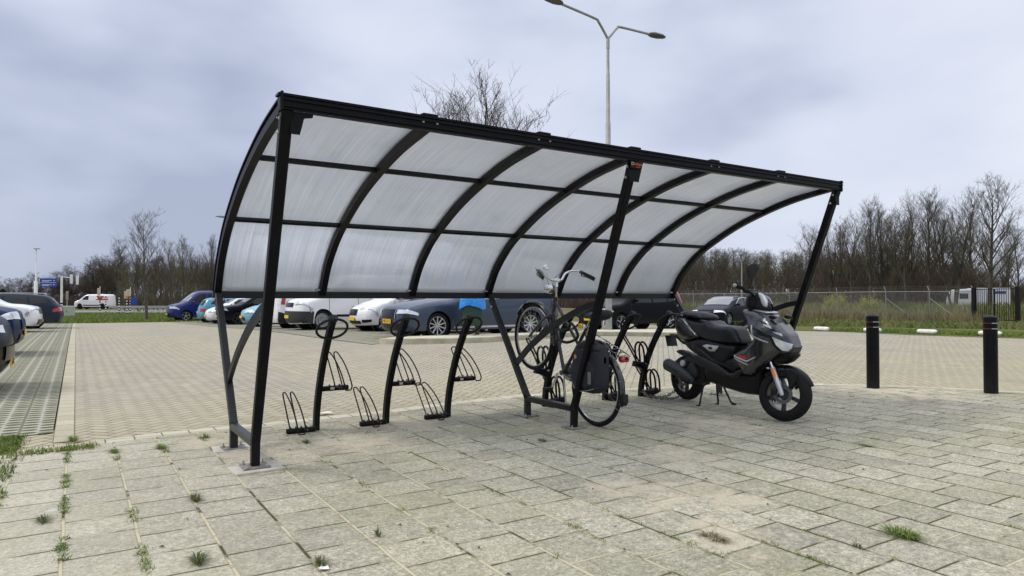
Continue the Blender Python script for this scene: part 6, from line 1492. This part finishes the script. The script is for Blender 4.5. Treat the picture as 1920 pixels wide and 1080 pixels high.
# ------------------------------------------------------------------ grasses
def blade_field(name, label, pts, m, hr, wd, per=6, spread=.05, lean=.35, seed=1, parent=None, kind='stuff', cat='grass', zf=None):
    rg = np.random.RandomState(seed); pts = np.repeat(np.array(pts, float), per, 0); n = len(pts)
    x = pts[:, 0]+rg.normal(0, spread, n); y = pts[:, 1]+rg.normal(0, spread, n)
    z = np.array([zf(a, b) if zf else g(a, b) for a, b in zip(x, y)])
    h = rg.uniform(hr[0], hr[1], n)*(pts[:, 2] if pts.shape[1] > 2 else 1); a = rg.uniform(0, 6.28, n); w_ = wd*rg.uniform(.6, 1.3, n)
    lx, ly = rg.normal(0, lean, n)*h, rg.normal(0, lean, n)*h
    ca, sa = np.cos(a)*w_/2, np.sin(a)*w_/2
    v = np.stack([np.stack([x-ca, y-sa, z], 1), np.stack([x+ca, y+sa, z], 1), np.stack([x+lx*.35+ca*.7, y+ly*.35+sa*.7, z+h*.6], 1), np.stack([x+lx*.35-ca*.7, y+ly*.35-sa*.7, z+h*.6], 1), np.stack([x+lx, y+ly, z+h*.92], 1)], 1).reshape(-1, 3)
    b = np.arange(n)*5
    q = np.stack([b, b+1, b+2, b+3], 1); t_ = np.stack([b+3, b+2, b+4], 1)
    me = bpy.data.meshes.new(name); me.vertices.add(len(v)); me.vertices.foreach_set('co', v.astype(np.float32).ravel())
    li = np.concatenate([q.ravel(), t_.ravel()]); me.loops.add(len(li)); me.loops.foreach_set('vertex_index', li)
    me.polygons.add(2*n); me.polygons.foreach_set('loop_start', np.concatenate([np.arange(n)*4, 4*n+np.arange(n)*3])); me.polygons.foreach_set('loop_total', np.concatenate([np.full(n, 4), np.full(n, 3)]))
    me.materials.append(m); me.update(calc_edges=True); o = bpy.data.objects.new(name, me); COL.objects.link(o)
    return tag(o, label, cat, kind=kind)
rg = np.random.RandomState(9)
def quad_pts(c, n, hs=False):
    (a, b, c_, d) = [np.array(p) for p in c]; u, v = rg.rand(n, 1), rg.rand(n, 1)
    return (a*(1-u)+b*u)*(1-v)+(d*(1-u)+c_*u)*v
# right verge: short green lip, then rough brownish grass up to the fence
A1, A2 = at(1240, 34), at(1990, 24.8)
blade_field('verge_grass', 'short green grass along the right verge', quad_pts([(24.0, 5), (24.6, 16), (26.6, 17), (26.6, 4)], 5200), M_grass, (.04, .13), .022, 6, .12, seed=2, zf=lambda a, b: g(a, b)+.02)
def band(pxa, pxb, da0, da1, db0, db1, n):
    out = []
    for _ in range(n):
        px = rg.uniform(pxa, pxb); f = (px-pxa)/(pxb-pxa); d = rg.uniform(da0+(db0-da0)*f, da1+(db1-da1)*f); out.append(at(px, d))
    return out
blade_field('rough_grass', 'rough mixed grass on the bank before the wire fence', band(1240, 1960, 36, 62, 27, 41, 6500), M_drygreen, (.08, .30), .035, 6, .22, seed=3, zf=lambda a, b: g(a, b)-.04)
blade_field('dry_stalks', 'tall dry brown stalks along the wire fence', band(1240, 1830, 54, 66, 37, 47, 3200), M_dry, (.20, .95), .028, 5, .30, .20, seed=4, zf=lambda a, b: g(a, b)-.05)
blade_field('fence_growth', 'green undergrowth behind the wire fence', band(1240, 1960, 64, 78, 44, 62, 3000), M_drygreen, (.5, 1.5), .05, 5, .3, .25, seed=5, zf=lambda a, b: g(a, b)-.05)
blade_field('right_undergrowth', 'brown undergrowth filling the foot of the right-hand wood', band(1200, 1960, 86, 108, 84, 104, 5200), M_twigred, (.8, 2.6), .06, 6, .5, .25, seed=15, zf=lambda a, b: g(a, b)-.05)
blade_field('left_undergrowth', 'brown undergrowth at the foot of the far left wood', band(-60, 1240, 100, 128, 100, 128, 6500), M_twigred, (.8, 2.6), .07, 6, .5, .25, seed=16, zf=lambda a, b: g(a, b)-.05)
# left far verge
blade_field('far_verge_grass', 'green grass on the far verge at the end of the car park', [q for q in band(100, 460, 38, 68, 38, 68, 9000) if q[1] > 46.75], M_grass, (.05, .20), .05, 6, .25, seed=6, zf=lambda a, b: g(a, b)-.04)
blade_field('corner_grass', 'bright grass and moss in the near left corner beside the grass pavers', [(rg.uniform(-1.1, -.38), rg.uniform(6.3, 7.0)) for _ in range(900)], M_grass, (.012, .042), .007, 7, .03, .5, seed=7, zf=lambda a, b: .015)
blade_field('corner_weeds', 'weeds spreading over the plaza edge at the left', [(-.37+rg.normal(0, .02)-.05*abs(rg.normal()), rg.uniform(5.0, 6.4)) for _ in range(60)]+[(rg.uniform(-.35, .15), 6.22+rg.normal(0, .05)) for _ in range(90)], M_grass, (.01, .05), .006, 7, .02, .6, seed=8, zf=lambda a, b: .012)
# willow-like bushes with yellow-green shoots
for k, (px, d, h, lab) in enumerate(((1566, 60, 1.9, 'yellow-green bush behind the fence, right of the farthest shelter post'), (1628, 57, 1.7, 'smaller yellow-green bush behind the fence, left of the nearer bollard'), (1690, 55, 1.3, 'low pale green bush behind the middle of the fence'))):
    x, y = at(px, d); mb = MB(); r_ = random.Random(k)
    for i in range(110):
        a = r_.uniform(0, 6.28); q = r_.uniform(0, .5); b0 = V((math.cos(a)*q*.5, math.sin(a)*q*.5, 0)); dd = V((math.cos(a)*r_.uniform(.1, .75), math.sin(a)*r_.uniform(.1, .75), 1)).normalized(); L = h*r_.uniform(.6, 1.1)
        p1 = b0+dd*L*.5; p2 = b0+dd*L+V((0, 0, .05)); mb.tube([b0, p1, p2], [.018, .014, .006], 3, cap=False)
        for _ in range(5):
            s0 = b0.lerp(p2, r_.uniform(.3, 1)); mb.tube([s0, s0+V((r_.gauss(0, .12), r_.gauss(0, .12), r_.uniform(.05, .25)))], [.012, .012], 3, cap=False)
    tag(mb.build('willow_bush', M_willow if k < 2 else M_twiggreen, None, 0, loc=(x, y, g(x, y)-.05)), lab, 'bush')
# weeds rooted in the joints of the paving
jp = []
for x0, y0, y1, n in ((-.045, 2.8, 6.1, 260), (.265, 2.6, 4.3, 110), (.265, 5.6, 6.0, 30), (.575, 5.6, 6.05, 26), (.885, 6.0, 6.3, 14), (1.195, 5.2, 6.0, 8), (2.12, 2.4, 4.8, 26), (2.435, 1.6, 3.0, 40), (2.745, 1.7, 2.4, 22), (1.505, 3.4, 5.2, 14), (3.06, 2.2, 3.5, 8), (-.355, 3.0, 5.8, 120)):
    for _ in range(n):
        y_ = rg.uniform(y0, y1)
        if math.sin(y_*9+x0*31)+.5*math.sin(y_*23+x0) > -.15: jp.append((x0+rg.normal(0, .006), y_, rg.uniform(.5, 1)))
for _ in range(110):
    x_ = rg.uniform(1, 9); y_ = rg.uniform(1.5, 5.8); x_ = round((x_+.045)/.31)*.31-.045
    for _k in range(3): jp.append((x_+rg.normal(0, .01), y_+rg.normal(0, .03), .6))
blade_field('joint_weeds', 'thin line of weeds growing in the joints between the tiles', jp, M_grass, (.006, .022), .004, 9, .013, 1.2, seed=11, zf=lambda a, b: .012)
def tuft(px, py, r, h, n, lab, m=M_weed, seed=0, flat=.6):
    # plan position from the row where its root stands
    d_ = 1.16*FPX/(py-561); x, y = at(px, d_); r_ = random.Random(seed); mb = MB()
    for i in range(int(n*1.6)):
        a = r_.uniform(0, 6.28); q = r*.55*math.sqrt(r_.random()); b0 = V((math.cos(a)*q*.5, math.sin(a)*q*1.9*r_.uniform(.6, 1), 0)); L = h*r_.uniform(.5, 1.15); a2 = a+r_.uniform(-.6, .6); o = r_.uniform(.2, 1.2)*r; L *= (1.15-.5*o/r)
        w_ = .0016; s = V((-math.sin(a2), math.cos(a2), 0))*w_
        p1 = b0+V((math.cos(a2)*o*.4, math.sin(a2)*o*.4, L*.65)); p2 = b0+V((math.cos(a2)*o, math.sin(a2)*o, L*r_.uniform(.5, 1.0)))
        mb.add([b0-s, b0+s, p1+s*.8, p1-s*.8, p2], [(0, 1, 2, 3), (3, 2, 4)])
    tag(mb.build('grass_tuft', m, None, 0, loc=(x, y, .012)), lab, 'grass tuft', 'grass tufts in the paving')
TF = [(1688, 1008, .085, .055, 190, 'thick grass tuft with dark green blades at the lower right, between the wide tiles', M_grass), (375, 1056, .06, .05, 90, 'spiky grass tuft near the bottom edge left of the white litter'), (370, 940, .06, .05, 80, 'grass tuft in front of the near shelter foot'), (603, 1062, .05, .045, 60, 'grass tuft beside the scrap of white litter'), (1338, 1012, .07, .025, 110, 'flat brownish tuft in a joint right of the sand patch', M_dry), (575, 832, .05, .035, 60, 'small tuft in front of the leftmost cycle stand'), (304, 842, .06, .03, 110, 'dark green weed in the joint left of the near shelter frame', M_grass), (217, 850, .06, .03, 90, 'dark green weed at the end of a tile joint by the brick road', M_grass), (140, 828, .08, .05, 110, 'broad leafy weed on the plaza edge at the left', M_grass), (388, 822, .05, .04, 60, 'small weed between the weed line and the near shelter frame', M_grass), (1620, 838, .06, .02, 60, 'flat tuft on the tiles right of the scooter front wheel'), (1016, 808+20, .05, .02, 60, 'flat tuft on the sandy tile left of the middle shelter foot'), (710, 1006, .03, .05, 26, 'thin upright weed on the long sandy joint at the bottom centre'), (1285, 750, .07, .03, 70, 'patch of moss and grass under the scooter rear wheel', M_grass), (85, 980, .06, .04, 60, 'loose tuft on the pale tiles near the left edge'), (1606, 1030, .03, .04, 20, 'thin weed left of the thick tuft at the lower right')]
for i, a in enumerate(TF): tuft(*a[:6], m=a[6] if len(a) > 6 else M_weed, seed=i)
# litter and fallen leaves
M_paper = mat('white_litter', (.75, .75, .74), .6)
for i, (px, py, sz, lab) in enumerate(((606, 1072, .045, 'scrap of white litter by a grass tuft near the bottom edge'), (612, 777, .12, 'pale flattened litter behind the leftmost cycle stand'), (995, 745, .09, 'white scrap lying behind the middle shelter frame'))):
    d_ = 1.16*FPX/(py-561); x, y = at(px, d_); r_ = random.Random(i+40); n = 9; vs = [(0, 0, .012)]
    for k in range(n): a = 2*math.pi*k/n; q = sz*r_.uniform(.4, .8); vs.append((math.cos(a)*q, math.sin(a)*q*.6, r_.uniform(.002, .016)))
    mb = MB(); mb.add(vs+[(a, b, c+.0015) for a, b, c in vs], [(0, 1+(k+1) % n, 1+k) for k in range(n)]+[(n+1, n+2+k, n+2+(k+1) % n) for k in range(n)]+[(1+k, 1+(k+1) % n, n+2+(k+1) % n, n+2+k) for k in range(n)])
    tag(mb.build('litter_scrap', M_paper if i != 1 else mat('pale_litter', (.62, .58, .50), .8), None, 0, loc=(x, y, .014)), lab, 'litter')
M_leaf = mat('dead_leaf', (.05, .035, .015), .8)
mb = MB(); r_ = random.Random(3)
for i in range(150):
    x, y = r_.uniform(-.4, 10), r_.uniform(1.5, 6.3)
    if x > 7 and y > 4.5: continue
    a = r_.uniform(0, 6.28); s = r_.uniform(.006, .016); c, s2 = math.cos(a)*s, math.sin(a)*s
    mb.add([(x-c, y-s2, .016), (x-s2*.5, y+c*.5, .020), (x+c, y+s2, .017), (x+s2*.5, y-c*.5, .024)], [(0, 1, 2, 3)])
tag(mb.build('plant_debris', M_leaf, None, 0), 'tiny scattered bits of dead leaf and twig on the paving', 'debris', kind='stuff')
